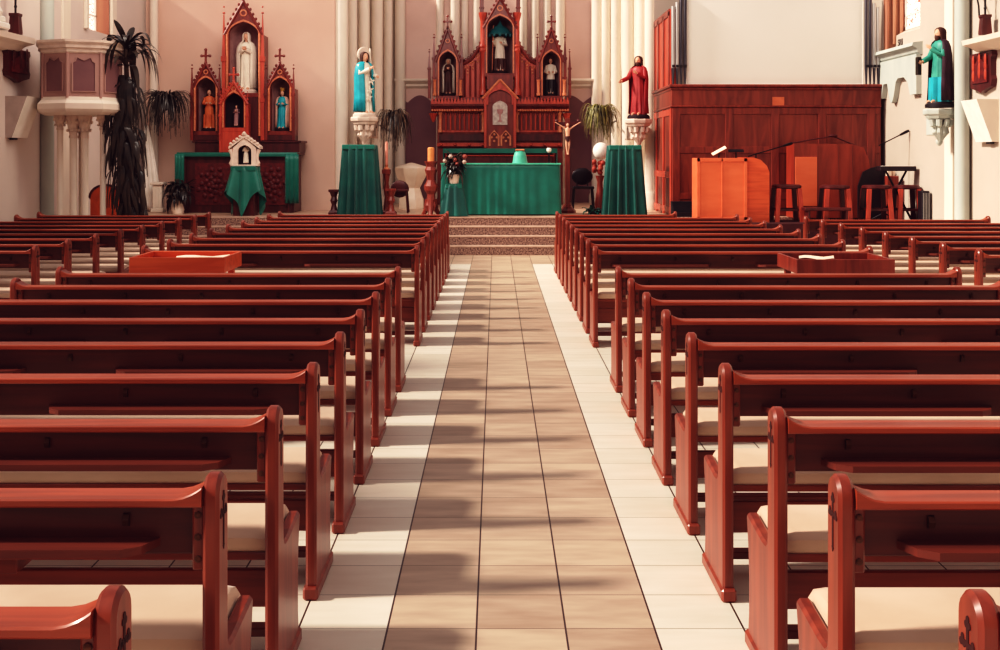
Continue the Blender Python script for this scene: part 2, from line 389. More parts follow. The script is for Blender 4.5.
# ------------------------------------------------------------------ pews
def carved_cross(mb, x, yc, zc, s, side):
    # trefoil-ended latin cross, recess shade painted as a dark, slightly proud inlay
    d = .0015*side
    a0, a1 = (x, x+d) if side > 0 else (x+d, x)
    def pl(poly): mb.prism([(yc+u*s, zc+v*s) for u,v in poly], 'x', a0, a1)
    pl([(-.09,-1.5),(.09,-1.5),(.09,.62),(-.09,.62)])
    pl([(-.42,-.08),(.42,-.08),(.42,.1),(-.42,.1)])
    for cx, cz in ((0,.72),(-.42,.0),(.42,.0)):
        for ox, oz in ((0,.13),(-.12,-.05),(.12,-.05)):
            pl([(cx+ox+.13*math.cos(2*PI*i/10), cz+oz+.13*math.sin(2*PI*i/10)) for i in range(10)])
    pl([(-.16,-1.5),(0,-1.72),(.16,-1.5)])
def end_profile():
    pts = [(0.0,.03),(0.0,.80)]
    for i in range(11):
        a = PI-PI*i/10; pts.append((.052+.052*math.cos(a), .848+.052*math.sin(a)))
    pts += [(.104,.60),(.106,.50)]
    for i in range(7):
        a = PI+PI*.5*i/6; pts.append((.136+.03*math.cos(a), .468+.03*math.sin(a)))
    pts += [(.18,.437),(.37,.452),(.405,.455),(.415,.44),(.405,.40),(.39,.34),(.378,.24),(.38,.12),(.392,.03)]
    return pts
def end_mesh(x0, x1, outside):
    # chamfered extrusion of the profile
    p = end_profile(); n = len(p); c = .009
    def inset(q):
        out = []
        for i in range(n):
            a = Vector(p[i-1]); b = Vector(p[i]); d = Vector(p[(i+1)%n])
            e1 = (b-a).normalized(); e2 = (d-b).normalized()
            nn = (Vector((e1.y,-e1.x))+Vector((e2.y,-e2.x)))
            nn = nn.normalized() if nn.length > 1e-6 else Vector((e1.y,-e1.x))
            out.append((b.x+nn.x*q, b.y+nn.y*q))
        return out
    ins = inset(c)
    mb = MB(); rings = [[(x0,u,v) for u,v in ins],[(x0+c,u,v) for u,v in p],[(x1-c,u,v) for u,v in p],[(x1,u,v) for u,v in ins]]
    mb.loft(rings); return mb
def make_pew(L, label):
    t = thing('church_pew', label, 'pew', (0,0,0), 'red-brown church pews with cream cushions')
    for side, (a,b) in ((-1,(0,.042)),(1,(L-.042,L))):
        e = obj('end_panel', end_mesh(a,b,side), 'pew_end', t, 40)
        cx = MB(); carved_cross(cx, a if side < 0 else b, .052, .80, .055, side)
        obj('carved_cross', cx, 'pew_carve', e, 0)
        cl = MB().box(*( (b,b+.03) if side < 0 else (a-.03,a)), .022, .085, .66, .84, .005); 
        c_ = obj('cleat', cl, 'pew_end', t)
        xx = (b+.015) if side < 0 else (a-.015)
        for z in (.69,.745,.80):
            obj('bolt', MB().lathe([(.009,0),(.009,.003),(.004,.006)], 0,0,8).xf(Matrix.Translation((xx,.022,z)) @ Matrix.Rotation(PI/2,4,'X')), 'bolt', c_)
        ft = MB().box(a-.008, b+.008, -.02, .41, 0, .05, .008); obj('foot', ft, 'pew_end', t)
    x0, x1 = .042, L-.042
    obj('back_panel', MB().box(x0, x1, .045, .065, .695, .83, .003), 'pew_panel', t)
    # flat cap rail with a small fillet up to the posts
    rings = []
    for u in (0,.012,.025,.045,.07,.11):
        rings.append((x0+u, .028*max(0,1-u/.075)**2))
    rings = rings+[(x1-(x-x0),z) for x,z in rings[::-1]]
    rings = [[(x,-.004,.826),(x,-.007,.830),(x,-.007,.843+z),(x,-.003,.847+z),(x,.094,.847+z),(x,.098,.843+z),(x,.098,.830),(x,.094,.826)] for x,z in rings]
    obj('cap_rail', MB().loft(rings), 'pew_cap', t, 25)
    # book ledges with slanted ends, on the back
    for xa, xb in ([(.155,1.045),(L-1.045,L-.155)] if L > 2.2 else [(.155,L-.155)]):
        mb = MB().prism([(xa,.05),(xb,.05),(xb-.03,-.02),(xb-.075,-.05),(xa+.075,-.05),(xa+.03,-.02)], 'z', .716, .736)
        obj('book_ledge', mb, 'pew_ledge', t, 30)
    nb = 5
    for i in range(nb):
        x = x0+.2+(x1-x0-.4)*i/(nb-1)
        mb = MB().prism([(.05,.80),(.05,.765),(.036,.768),(.03,.784),(.038,.797)], 'x', x-.008, x+.008)
        obj('bracket', mb, 'bolt', t, 30)
    obj('seat_board', MB().box(x0, x1, .075, .44, .395, .42, .005), 'pew', t)
    # cushion
    prof = [(.085,.421),(.075,.44),(.08,.465),(.11,.481),(.25,.487),(.40,.483),(.445,.47),(.46,.448),(.448,.424),(.42,.421)]
    rr = []
    for xq, sc in ((x0+.004,.55),(x0+.016,.9),(x0+.05,1),(L/2,1),(x1-.05,1),(x1-.016,.9),(x1-.004,.55)):
        rr.append([(xq, .27+(u-.27)*(.97+.03*sc), .421+(v-.421)*sc) for u,v in prof])
    obj('cushion', MB().loft(rr), 'cushion', t, 50)
    obj('stretcher', MB().box(x0, x1, .19, .215, .20, .325, .004), 'pew', t)
    obj('foot_rail', MB().box(x0, x1, .30, .36, .055, .085, .004), 'pew', t)
    for x in (L*.36, L*.64):
        obj('seat_brace', MB().box(x-.035, x+.035, .09, .42, .345, .395, .004), 'pew', t)
    return t
def dup(root, loc, label):
    r = root.copy(); COL.objects.link(r); r.location = loc; r['label'] = label
    for ch in list(root.children):
        c = ch.copy(); COL.objects.link(c); c.parent = r
        for g in ch.children:
            d = g.copy(); COL.objects.link(d); d.parent = c
    return r
ORD = ['nearest to the camera','second','third','fourth','fifth','sixth','seventh','eighth','ninth','tenth','eleventh','twelfth','thirteenth','fourteenth','fifteenth','sixteenth','seventeenth','eighteenth']
LP = 2.49
proto = None
def pew_row(X0, ys, phrase, last=None):
    global proto
    for i, y in enumerate(ys):
        nm = ORD[i] if i == 0 else ORD[i]+' from the camera'
        if i == len(ys)-1: nm = 'last one before the chancel'
        if i == 0: lab = 'red-brown pew %s, the %s' % (phrase, nm)
        else: lab = 'red-brown pew %s, %s' % (phrase, nm)
        x = X0+(-.012 if X0 == .865 and i == 1 else .01 if X0 == .865 and i == 2 else 0)
        if X0 == .865 and i == 1: x -= .008
        if last and i == len(ys)-1:
            o = make_pew(last, 'short red-brown pew %s, %s' % (phrase, nm)); o.location = (x,y,0)
        elif proto is None:
            proto = make_pew(LP, lab); proto.location = (x,y,0)
        else: dup(proto, (x,y,0), lab)
near = [2.08+.785*i for i in range(9)]; far = [10.33+.815*i for i in range(9)]
pew_row(-3.178, [v+.02 for v in near]+[v+.07 for v in far], 'on the left side of the centre aisle')
pew_row(.865, near+far, 'on the right side of the centre aisle', 1.76)
pew_row(-6.60, [10.38+.79*i for i in range(9)], 'in the far left block beside the left wall')
pew_row(4.13, [9.95+.80*i for i in range(8)], 'in the far right block beside the right wall')

# long open boxes on legs between the pew blocks
def open_box(name, label, x0, x1, y0, y1, z0, z1, wm):
    t = thing(name, label, 'box', ((x0+x1)/2,(y0+y1)/2,0))
    b = MB(); th = .02
    b.box(x0,x1,y0,y0+th,z0,z1,.003); b.box(x0,x1,y1-th,y1,z0,z1,.003); b.box(x0,x0+th,y0+th,y1-th,z0,z1,.003); b.box(x1-th,x1,y0+th,y1-th,z0,z1,.003)
    b.box(x0+th,x1-th,y0+th,y1-th,z0,z0+th)
    obj('tray', b, wm, t)
    for xx in (x0+.05,x1-.1):
        for yy in (y0+.03,y1-.08): obj('leg', MB().box(xx,xx+.05,yy,yy+.05,0,z0,.004), wm, t)
    obj('lower_shelf', MB().box(x0+.06,x1-.06,y0+.05,y1-.05,.3,.32,.003), wm, t)
    return t
x0, x1 = PX(131,9.4), PX(226,9.4)
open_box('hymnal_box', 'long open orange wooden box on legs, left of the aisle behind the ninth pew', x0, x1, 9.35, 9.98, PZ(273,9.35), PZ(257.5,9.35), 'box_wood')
def sheet(x0,x1,y0,y1,z,rz,label,name,m='paper'):
    cx,cy=(x0+x1)/2,(y0+y1)/2; n=6
    mb=MB(); rows=[]
    for i in range(n+1):
        rows.append([((x0-cx)+(x1-x0)*j/n, (y0-cy)+(y1-y0)*i/n, .012*math.sin(j*1.3+i)*.6+.004) for j in range(n+1)])
    mb.loft(rows, closed=False); mb.xf(Matrix.Translation((cx,cy,z)) @ Matrix.Rotation(rz,4,'Z'))
    return tag(obj(name, mb, m, None, 60), label, 'paper')
sheet(x0+.28, x0+.72, 9.5, 9.85, PZ(257.5,9.35)-.03, .15, 'pale loose sheet lying in the open box left of the aisle', 'paper_sheet')

x0, x1 = PX(797,9.2), PX(895,9.2)
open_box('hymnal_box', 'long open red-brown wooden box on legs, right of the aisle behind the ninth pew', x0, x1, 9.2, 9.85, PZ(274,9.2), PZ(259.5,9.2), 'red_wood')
sheet(x0+.12, x0+.40, 9.45, 9.72, PZ(259.5,9.2)-.02, -.25, 'pale sheet sticking out of the open box right of the aisle', 'paper_sheet')

# ------------------------------------------------------------------ generic builders
def drape(mb, cx, cy, z0, z1, tx, ty, bx, by, folds, amp, seg=96, rows=10, p=5, phase=0, hem=0.0):
    rings = []
    def sup(a, rx, ry):
        c, s_ = math.cos(a), math.sin(a); q = (abs(c)**p+abs(s_)**p)**(-1/p); return rx*c*q, ry*s_*q
    rings.append([(cx+sup(2*PI*j/seg,tx*.02,ty*.02)[0], cy+sup(2*PI*j/seg,tx*.02,ty*.02)[1], z1) for j in range(seg)])
    rings.append([(cx+sup(2*PI*j/seg,tx*.97,ty*.97)[0], cy+sup(2*PI*j/seg,tx*.97,ty*.97)[1], z1) for j in range(seg)])
    for i in range(rows+1):
        u = i/rows; r_ = []
        for j in range(seg):
            a = 2*PI*j/seg; x,y = sup(a, tx+(bx-tx)*u, ty+(by-ty)*u)
            w_ = amp*(.3+.7*u)*math.sin(folds*a+phase+.5*math.sin(3*a))*(1+.3*math.sin(2*a+1))
            l = math.hypot(x,y); x *= 1+w_/l; y *= 1+w_/l
            z = z1-.01+(z0-z1+.01)*u
            if hem: z += hem*u*abs(math.sin(1.5*(a+PI/2)))
            r_.append((cx+x,cy+y,z))
        rings.append(r_)
    return mb.loft(rings, capends=(True,False))

def hand(mb, w, d, nrm, s, side=1):
    d = Vector(d).normalized(); nrm = Vector(nrm); nrm = (nrm-d*nrm.dot(d)).normalized(); x = d.cross(nrm)*side; w = Vector(w)
    mb.loft([[w+d*t*s+x*math.cos(q)*rx*s+nrm*math.sin(q)*.12*s for q in [2*PI*i/8 for i in range(8)]] for t,rx in ((-.05,.16),(.15,.22),(.45,.25),(.52,.2))])
    for i,(l) in enumerate((.36,.44,.40,.30)):
        b = w+d*.48*s+x*(-.18+.12*i)*s
        mb.tube([b, b+d*l*.55*s+nrm*.03*s, b+d*l*s+nrm*.1*s], [.06*s,.055*s,.035*s], 5)
    b = w+d*.15*s-x*.2*s
    mb.tube([b, b-x*.13*s+d*.15*s, b-x*.15*s+d*.35*s+nrm*.05*s], [.07*s,.06*s,.04*s], 5)

def statue(label, loc, h, face, spec, base=None, group=None):
    """Robed standing figure; local frame faces -Y. spec: robe, mantle, hair, veil, beard, hands L/R (elbow, wrist)"""
    t = thing('robed_statue', label, 'statue', loc, group)
    X = Matrix.Translation(Vector(loc)) @ Matrix.Rotation(face,4,'Z') @ Matrix.Scale(h,4)
    hr = .066; hz = .925
    body = MB()
    # head + neck continuous
    prof = [(.034,.80),(.03,.845),(.03,.862),(.045,.872),(.054,.892),(.058,.92),(.058,.945),(.05,.972),(.03,.988),(.004,.995)]
    rings = []
    for r_,z in prof:
        ring = []
        for j in range(16):
            a = 2*PI*j/16; x = r_*.88*math.cos(a); y = r_*1.08*math.sin(a)-(.006 if z > .865 else 0)
            if z > .865 and abs(a-1.5*PI) < .3 and .895 < z < .93: y -= .014
            if .868 < z < .88 and abs(a-1.5*PI) < .5: y -= .008
            ring.append((x,y,z))
        rings.append(ring)
    body.loft(rings)
    body.tube([(0,-.058,.925),(0,-.074,.905),(0,-.062,.898)], [.007,.011,.008], 6)
    for sx in (-1,1): body.ball((sx*.052,.0,.918), .012, .5, 1, 1.4, 6, 4)
    body.loft([[(rx*math.cos(2*PI*j/12), ry*math.sin(2*PI*j/12), z) for j in range(12)] for z,rx,ry in ((.25,.085,.06),(.45,.09,.065),(.6,.08,.06),(.75,.10,.065),(.80,.075,.05),(.825,.03,.03))])
    body.mi = 1
    for sx in (-1,1): body.ball((sx*.021,-.058,.926), .0065, 1.2, .8, .8, 6, 4)
    body.tube([(-.014,-.0625,.886),(0,-.066,.885),(.014,-.0625,.886)], .003, 5)
    body.mi = 0
    sl = MB()
    for sx, key in ((-1,'L'),(1,'R')):
        e, w_ = spec.get(key, ((sx*.15,-.02,.62),(sx*.07,-.13,.64)))
        sh_ = (sx*.105,0,.79)
        sl.tube([sh_, e, tuple(Vector(e)*.25+Vector(w_)*.75), w_], [.042,.046,.052,.056] if spec.get('wide') else [.042,.042,.038,.034], 10)
        d = Vector(w_)-Vector(e); body.tube([Vector((sx*.085,0,.775)), Vector(e), Vector(w_)+d.normalized()*.01], [.03,.024,.018], 8)
        hand(body, Vector(w_)+d.normalized()*.012, d+Vector(spec.get('hd',(0,0,0))), (-sx,.2,.2), .085, sx)
    if spec.get('feet', True):
        for sx in (-1,1):
            body.tube([(sx*.045,-.06,.03),(sx*.05,-.13,.02),(sx*.055,-.165,.012)], [.026,.026,.014], 8)
            body.tube([(sx*.045,-.04,.02),(sx*.045,-.02,.3)], [.024,.03], 8)
    obj('body', body.xf(X), ['skin','black'], t, 50)
    # robe
    rings = []; hx = spec.get('hem', 1.0)
    for z, rx, ry, f in ((.015,.135*hx,.12*hx,.12),(.12,.13*hx,.112*hx,.11),(.3,.122,.10,.08),(.48,.115,.092,.05),(.6,.10,.078,.03),(.70,.118,.085,.02),(.78,.125,.078,.01),(.815,.10,.06,0),(.835,.05,.045,0),(.84,.034,.034,0)):
        rings.append([(rx*(1+f*math.sin(11*a+2*z))*math.cos(a), ry*(1+f*math.sin(11*a+2*z))*math.sin(a), z) for a in [2*PI*j/44 for j in range(44)]])
    rb = MB().loft(rings); rb.join(sl)
    obj('robe', rb.xf(X), spec.get('robe','cream_robe'), t, 50)
    if spec.get('under'):        # lower skirt/cassock of another colour
        rings = [[(rx*(1+.1*math.sin(9*a))*math.cos(a), rx*.9*(1+.1*math.sin(9*a))*math.sin(a), z) for a in [2*PI*j/36 for j in range(36)]] for z,rx in ((.0,.15),(.2,.147),spec.get('utop',(.36,.14)))]
        obj('skirt', MB().loft(rings).xf(X), spec['under'], t, 50)
    if spec.get('mantle'):
        g0 = spec.get('gap',.9); rows = []
        top = spec.get('veil')
        prof = [(.03,.165,.15),(.25,.155,.14),(.45,.16,.125),(.62,.165,.115),(.74,.15,.10),(.81,.12,.08)]
        prof = [(z+spec.get('mbot',0)*(1-z),a*spec.get('mw',1),b) for z,a,b in prof]
        prof += [(.85,.07,.075),(.88,.068,.078),(.92,.07,.08),(.96,.066,.078),(.99,.05,.06),(1.01,.02,.03)] if top else [(.84,.075,.065)]
        for z,rx,ry in prof:
            g = g0*(1.0 if z < .84 else .95); n = 40
            rows.append([(rx*(1+.06*(1-z)*math.sin(14*a))*math.cos(a), ry*(1+.06*(1-z)*math.sin(14*a))*math.sin(a)+.004, z) for a in [-PI/2+g/1+(2*PI-2*g)*j/n for j in range(n+1)]])
        mn = MB().loft(rows, closed=False)
        o = obj('mantle', mn.xf(X), spec['mantle'], t, 60)
        sd = o.modifiers.new('thickness','SOLIDIFY'); sd.thickness = .008*h; sd.offset = 1
    if spec.get('hair'):
        rows = []
        for z,r_,g in ((.80,.07,1.25),(.85,.066,1.2),(.90,.064,1.1),(.94,.066,.95),(.97,.06,.75),(.99,.042,.3),(1.003,.01,.05)):
            rows.append([(r_*.95*math.cos(a), r_*1.1*math.sin(a)+.004, z) for a in [-PI/2+g+(2*PI-2*g)*j/20 for j in range(21)]])
        hm = MB().loft(rows, closed=False)
        if spec.get('beard'):
            hm.lathe([(.002,-.05),(.02,-.035),(.034,-.01),(.036,.012),(.02,.02)], 0, -.038, 10, 1, .75, 0, .875)
        o = obj('hair', hm.xf(X), spec['hair'], t, 60)
        sd = o.modifiers.new('thickness','SOLIDIFY'); sd.thickness = .01*h; sd.offset = 1
    if spec.get('crown'):
        c = MB()
        c.band([(0,0)],[(0,0)],0,0) if False else None
        c.lathe([(.05,.985),(.055,1.0),(.062,1.05),(.058,1.05),(.05,1.0)], 0,0,16)
        for j in range(8):
            a = 2*PI*j/8; c.ball((.06*math.cos(a),.06*math.sin(a),1.06), .013, 1,1,1.4, 6,4)
        obj('crown', c.xf(X), 'gold', t)
    bz = MB().lathe([(.19,-.06),(.19,-.02),(.17,0),(.165,.012)], 0,0, spec.get('bseg',20)) if base is None else base
    obj('plinth', bz.xf(X), spec.get('bm','niche_black'), t)
    if spec.get('extra'): spec['extra'](t, X)
    return t

def console(name, label, x, y, z, w, back, m='stone'):
    # bracket: moulded slab + tapering scroll corbel reaching back to the pillar
    t = thing(name, label, 'console', (x,y,z))
    s_ = MB().lathe([(w*.8,-.15),(w*.86,-.13),(w*.92,-.1),(w*1.02,-.085),(w*1.05,-.07),(w*1.05,-.02),(w*1.0,0)], x, y, 8, 1, .85, PI/8, z)
    obj('slab', s_, m, t, 25)
    c = MB().lathe([(.02,-.56),(.05,-.52),(.055,-.48),(.035,-.44),(w*.26,-.37),(w*.36,-.31),(w*.33,-.26),(w*.55,-.2),(w*.7,-.15)], x, y+.03, 12, 1, .8, 0, z)
    for k in range(4):
        a = PI+PI*(k+.5)/4
        ux, uy = math.cos(a), math.sin(a)
        c.tube([(x+w*.66*ux,y+w*.55*uy,z-.16),(x+w*.6*ux,y+w*.5*uy,z-.24),(x+w*.36*ux,y+w*.3*uy,z-.27),(x+w*.4*ux,y+w*.32*uy,z-.35),(x+w*.18*ux,y+w*.15*uy,z-.42),(x,y,z-.5)], [.045,.05,.04,.045,.035,.025], 7)
    obj('corbel', c, m, t, 40)
    obj('wall_block', MB().box(x-w*.5, x+w*.5, y, back, z-.4, z-.02, .01), m, t)
    return t

def leaf(mb, b, az, ln, wd, rise, droop, seg=7, curl=.25):
    """strap leaf from b, heading az, rising then drooping"""
    b = Vector(b); h = Vector((math.cos(az),math.sin(az),0)); sd = Vector((-math.sin(az),math.cos(az),0))
    rows = []
    for i in range(seg+1):
        u = i/seg; c = b+h*(ln*(u-.45*u*u*min(1,droop)))+Vector((0,0,ln*(rise*u-droop*u*u)))
        w_ = wd*(math.sin(PI*min(1,u*.93+.07))**.7)*.5
        up = Vector((0,0,1))*w_*curl
        rows.append([c-sd*w_+up, c, c+sd*w_+up])
    mb.loft(rows, closed=False)

# ------------------------------------------------------------------ main altar
yA = 21.36
ax = .09
t = thing('main_altar', 'long altar under a plain green cloth at the top of the steps', 'altar', (ax, yA+.45, ZC))
obj('altar_body', MB().box(ax-1.06, ax+1.06, yA+.1, yA+.86, ZC, 1.54, .01), 'dark_wood', t)
d = MB(); drape(d, ax, yA+.48, ZC+.02, 1.565, 1.10, .40, 1.115, .42, 46, .012, 320, 10, 14)
cl = tag(obj('altar_cloth', d, 'green', None, 60), 'green cloth draped over the front and sides of the main altar', 'tablecloth')
# light hem strip along the top edge belongs to the cloth
hm = MB().box(ax-1.11, ax+1.11, yA+.06, yA+.08, 1.545, 1.575, .004); obj('hem', hm, 'green_lt', cl)
# veil over chalice, seen from the front
x = PX(520,21.8); t = thing('chalice_veil', 'pale green veil covering a chalice on the main altar', 'veil', (x,21.8,1.566))
d = MB().lathe([(.145,0),(.135,.05),(.12,.14),(.10,.2),(.06,.245),(.01,.255)], x, 21.8, 24, 1, 1, 0, 1.568); obj('cloth', d, 'green_lt', t, 50)
obj('tassel', MB().box(x-.09,x+.09,21.72,21.88,1.80,1.835,.015), 'ret_gold', t)
x = PX(549,21.5); t = thing('altar_cruet', 'small white topped cruet on a thin stem at right end of the main altar', 'cruet', (x,21.5,1.566))
obj('stem', MB().lathe([(.04,0),(.04,.01),(.012,.03),(.012,.18),(.03,.2)], x,21.5,12,cz=1.566), 'black_metal', t)
obj('cup', MB().lathe([(.02,.2),(.045,.23),(.045,.27),(.03,.29)], x,21.5,12,cz=1.566), 'white', t)

# stand with flowers on the step edge
def green_stand(label, px0, px1, pytop, pybot, Y, flare, folds=12, m='green_dk', amp=.03, top=.86, dep=1.0, hem=0.0, ph=.7):
    x0, x1 = PX(px0,Y), PX(px1,Y); cx = (x0+x1)/2; w_ = (x1-x0)/2; z1 = PZ(pytop,Y); z0 = PZ(pybot,Y)
    zb = z0
    t = thing('draped_stand', label, 'stand', (cx,Y,zb))
    obj('pedestal', MB().box(cx-w_*top*.86, cx+w_*top*.86, Y-w_*top*.75*dep, Y+w_*top*.75*dep, zb, z1-.012, .01), 'dark_wood', t)
    d = MB(); drape(d, cx, Y, zb+.012, z1, w_*top, w_*top*.9*dep, w_*1.0, w_*.98*dep, folds, amp, 160, 12, 5, ph, hem)
    obj('cover', d, m, t, 60)
    obj('top_band', MB().box(cx-w_*top*1.03, cx+w_*top*1.03, Y-w_*top*.95*dep, Y+w_*top*.95*dep, z1-.085, z1+.004, .012), 'green', t)
    return cx, z1
gx, gz = green_stand('small green draped stand with flared folds under the potted flowers, beside main altar', 441, 467, 184, 216.3, 21.12, 1, 9, 'green_dk', .03, .62, .72)
Y = 21.12
t = thing('potted_flowers', 'white pot of dark leaves with white and pink blooms on a small green stand', 'plant', (gx,Y,gz+.006))
obj('pot', MB().lathe([(.075,0),(.085,.03),(.105,.15),(.11,.17),(.095,.17),(.09,.15)], gx, Y, 20, cz=gz+.006), 'pot_w', t, 40)
f = MB()
for i in range(170):
    a = R.uniform(0,2*PI); leaf(f, (gx+R.uniform(-.05,.05), Y+R.uniform(-.05,.05), gz+.16+R.uniform(0,.32)), a, R.uniform(.18,.36), R.uniform(.05,.08), R.uniform(.3,1.2), R.uniform(.5,1.3), 5)
obj('foliage', f, 'leaf_dk', t, 60, False)
for m_, pts in (('flower_w',((-.16,.42),(-.06,.5),(.19,.4))),('flower_p',((.06,.36),(.2,.5),(.02,.44)))):
    b = MB()
    for dx,dz in pts:
        for i in range(6):
            a = 2*PI*i/6; b.ball((gx+dx+.022*math.cos(a),Y-.12,gz+dz+.022*math.sin(a)), .02, 1, .6, 1, 7, 4)
        b.ball((gx+dx,Y-.14,gz+dz), .02)
    obj('blooms', b, m_, t, 60)

# paschal candle stand
Y = 21.12; x = PX(431,Y)
t = thing('candle_stand', 'carved wooden stand with a thick orange candle left of the main altar', 'candle stand', (x,Y,ZC))
s_ = MB()
for k in range(3):
    a = -PI/2+2*PI*k/3
    s_.tube([(x+.17*math.cos(a),Y+.17*math.sin(a),ZC+.02),(x+.1*math.cos(a),Y+.1*math.sin(a),ZC+.12),(x+.06*math.cos(a),Y+.06*math.sin(a),ZC+.3)], [.035,.05,.06], 8)
obj('feet', s_, 'red_wood', t)
obj('shaft', MB().lathe([(.10,.1),(.125,.2),(.08,.3),(.075,.40),(.12,.47),(.13,.55),(.09,.62),(.075,.66),(.085,.76),(.115,.84),(.085,.9),(.1,.95),(.12,.98),(.12,1.0)], x, Y, 8, cz=ZC), 'red_wood', t, 20)
obj('candle', MB().lathe([(.062,1.0),(.062,1.235),(.05,1.25),(.01,1.255)], x, Y, 20, cz=ZC), 'wax', t)

# crucifix right of altar
Y = 22.4; x = PX(567.5,Y)
t = thing('processional_cross', 'tall dark wooden crucifix with a pale figure, right of the main altar', 'crucifix', (x,Y,ZC))
obj('foot', MB().lathe([(.16,0),(.16,.05),(.11,.09),(.08,.16)], x,Y,8,cz=ZC), 'red_wood', t, 20)
obj('pole', MB().box(x-.045,x+.045,Y-.03,Y+.03,ZC+.1,PZ(118,Y),.006), 'red_wood', t)
cb = MB().box(x-.20,x+.2,Y-.02,Y+.02,PZ(126,Y),PZ(122,Y),.005)
for sx in (-1,1): cb.ball((x+sx*.21,Y,PZ(121,Y)), .035)
obj('crossbeam', cb, 'dark_wood', t)
def corpus(parent, x, Y, ztop, s):
    b = MB(); y = Y-.07
    def q(u,v,w=0): return (x+u*s, y-w*s, ztop+v*s)
    b.loft([[q(rx*math.cos(a), v, ry*math.sin(a)) for a in [2*PI*i/12 for i in range(12)]] for v,rx,ry in ((-.52,.075,.06),(-.44,.085,.07),(-.36,.07,.055),(-.26,.085,.065),(-.16,.10,.06),(-.12,.06,.05),(-.09,.03,.03),(-.07,.03,.03),(-.05,.045,.05),(0,.055,.055),(.04,.045,.05),(.065,.015,.02))])
    for sx in (-1,1):
        b.tube([q(sx*.08,-.155),q(sx*.24,-.04),q(sx*.42,.07)], [.03*s,.024*s,.016*s], 8)
        hand(b, q(sx*.42,.07), (sx*.9,0,.4), (0,-1,0), .08*s, sx)
        b.tube([q(sx*.045,-.50),q(sx*.05,-.76,.05),q(sx*.02,-1.02,.0),q(sx*.015,-1.1,.05)], [.05*s,.038*s,.024*s,.02*s], 8)
    b.tube([q(0,.0,.055),q(0,-.02,.07),q(0,-.03,.055)], [.008*s,.012*s,.008*s], 6)
    o = obj('corpus', b, 'skin', parent, 50)
    obj('loincloth', MB().loft([[q(rx*math.cos(a)*(1+.06*math.sin(7*a)), v, ry*math.sin(a)) for a in [2*PI*i/20 for i in range(20)]] for v,rx,ry in ((-.62,.10,.075),(-.52,.097,.08),(-.42,.095,.078))]), 'brown_robe', o)
    obj('hair', MB().ball(q(0,.03,-.02), .06*s, 1, 1, .9), 'hair', o)
corpus(t, x, Y, PZ(127,Y)+.04, .52)

# ------------------------------------------------------------------ retable
def arch_pts(xc, hw, z0, zs, zt, n=10, m=5):
    """pointed arch outline from bottom-left over the apex to bottom-right"""
    L_ = [(xc-hw, z0+(zs-z0)*i/m) for i in range(m)]
    for i in range(n+1):
        a = PI - (PI/3)*i/n      # equilateral arc: centre at xc+hw, radius 2hw
        u = xc+hw+2*hw*math.cos(a); v = 2*hw*math.sin(a)/(math.sqrt(3)*hw)*(zt-zs)
        L_.append((u, zs+v))
    return L_+[(2*xc-u,v) for u,v in L_[-2::-1]]
def gable_pts(xc, hw, z0, zs, zt, n=10, m=5):
    L_ = [(xc-hw, z0+(zs-z0)*i/m) for i in range(m)]+[(xc-hw+hw*i/n, zs+(zt-zs)*i/n) for i in range(n+1)]
    return L_+[(2*xc-u,v) for u,v in L_[-2::-1]]
def pinnacle(parent, x, y, z0, z1, r, m='ret_shade', name='pinnacle'):
    h = z1-z0; mb = MB()
    mb.box(x-r,x+r,y-r,y+r,z0,z0+h*.6,.004); mb.box(x-r*1.4,x+r*1.4,y-r*1.4,y+r*1.4,z0+h*.58,z0+h*.62,.004); mb.box(x-r*1.3,x+r*1.3,y-r*1.3,y+r*1.3,z0+h*.28,z0+h*.31,.004)
    mb.lathe([(r*1.3,h*.62),(r*.35,h*.92),(r*.3,h*.93)], x,y,4,rot=PI/4,cz=z0)
    mb.ball((x,y,z0+h*.94), r*.8,1,1,.7,8,5); mb.ball((x,y,z0+h*.985), r*.5)
    return obj(name, mb, m, parent, 25)
def finial(mb, x, y, z, s):
    mb.box(x-.018*s,x+.018*s,y-.018*s,y+.018*s,z,z+.26*s); mb.box(x-.08*s,x+.08*s,y-.02*s,y+.02*s,z+.13*s,z+.165*s,.004)
    for u,v in ((-.08,.147),(.08,.147),(0,.27),(0,.02)): mb.ball((x+u*s,y,z+v*s), .03*s,1,1,1,7,5)
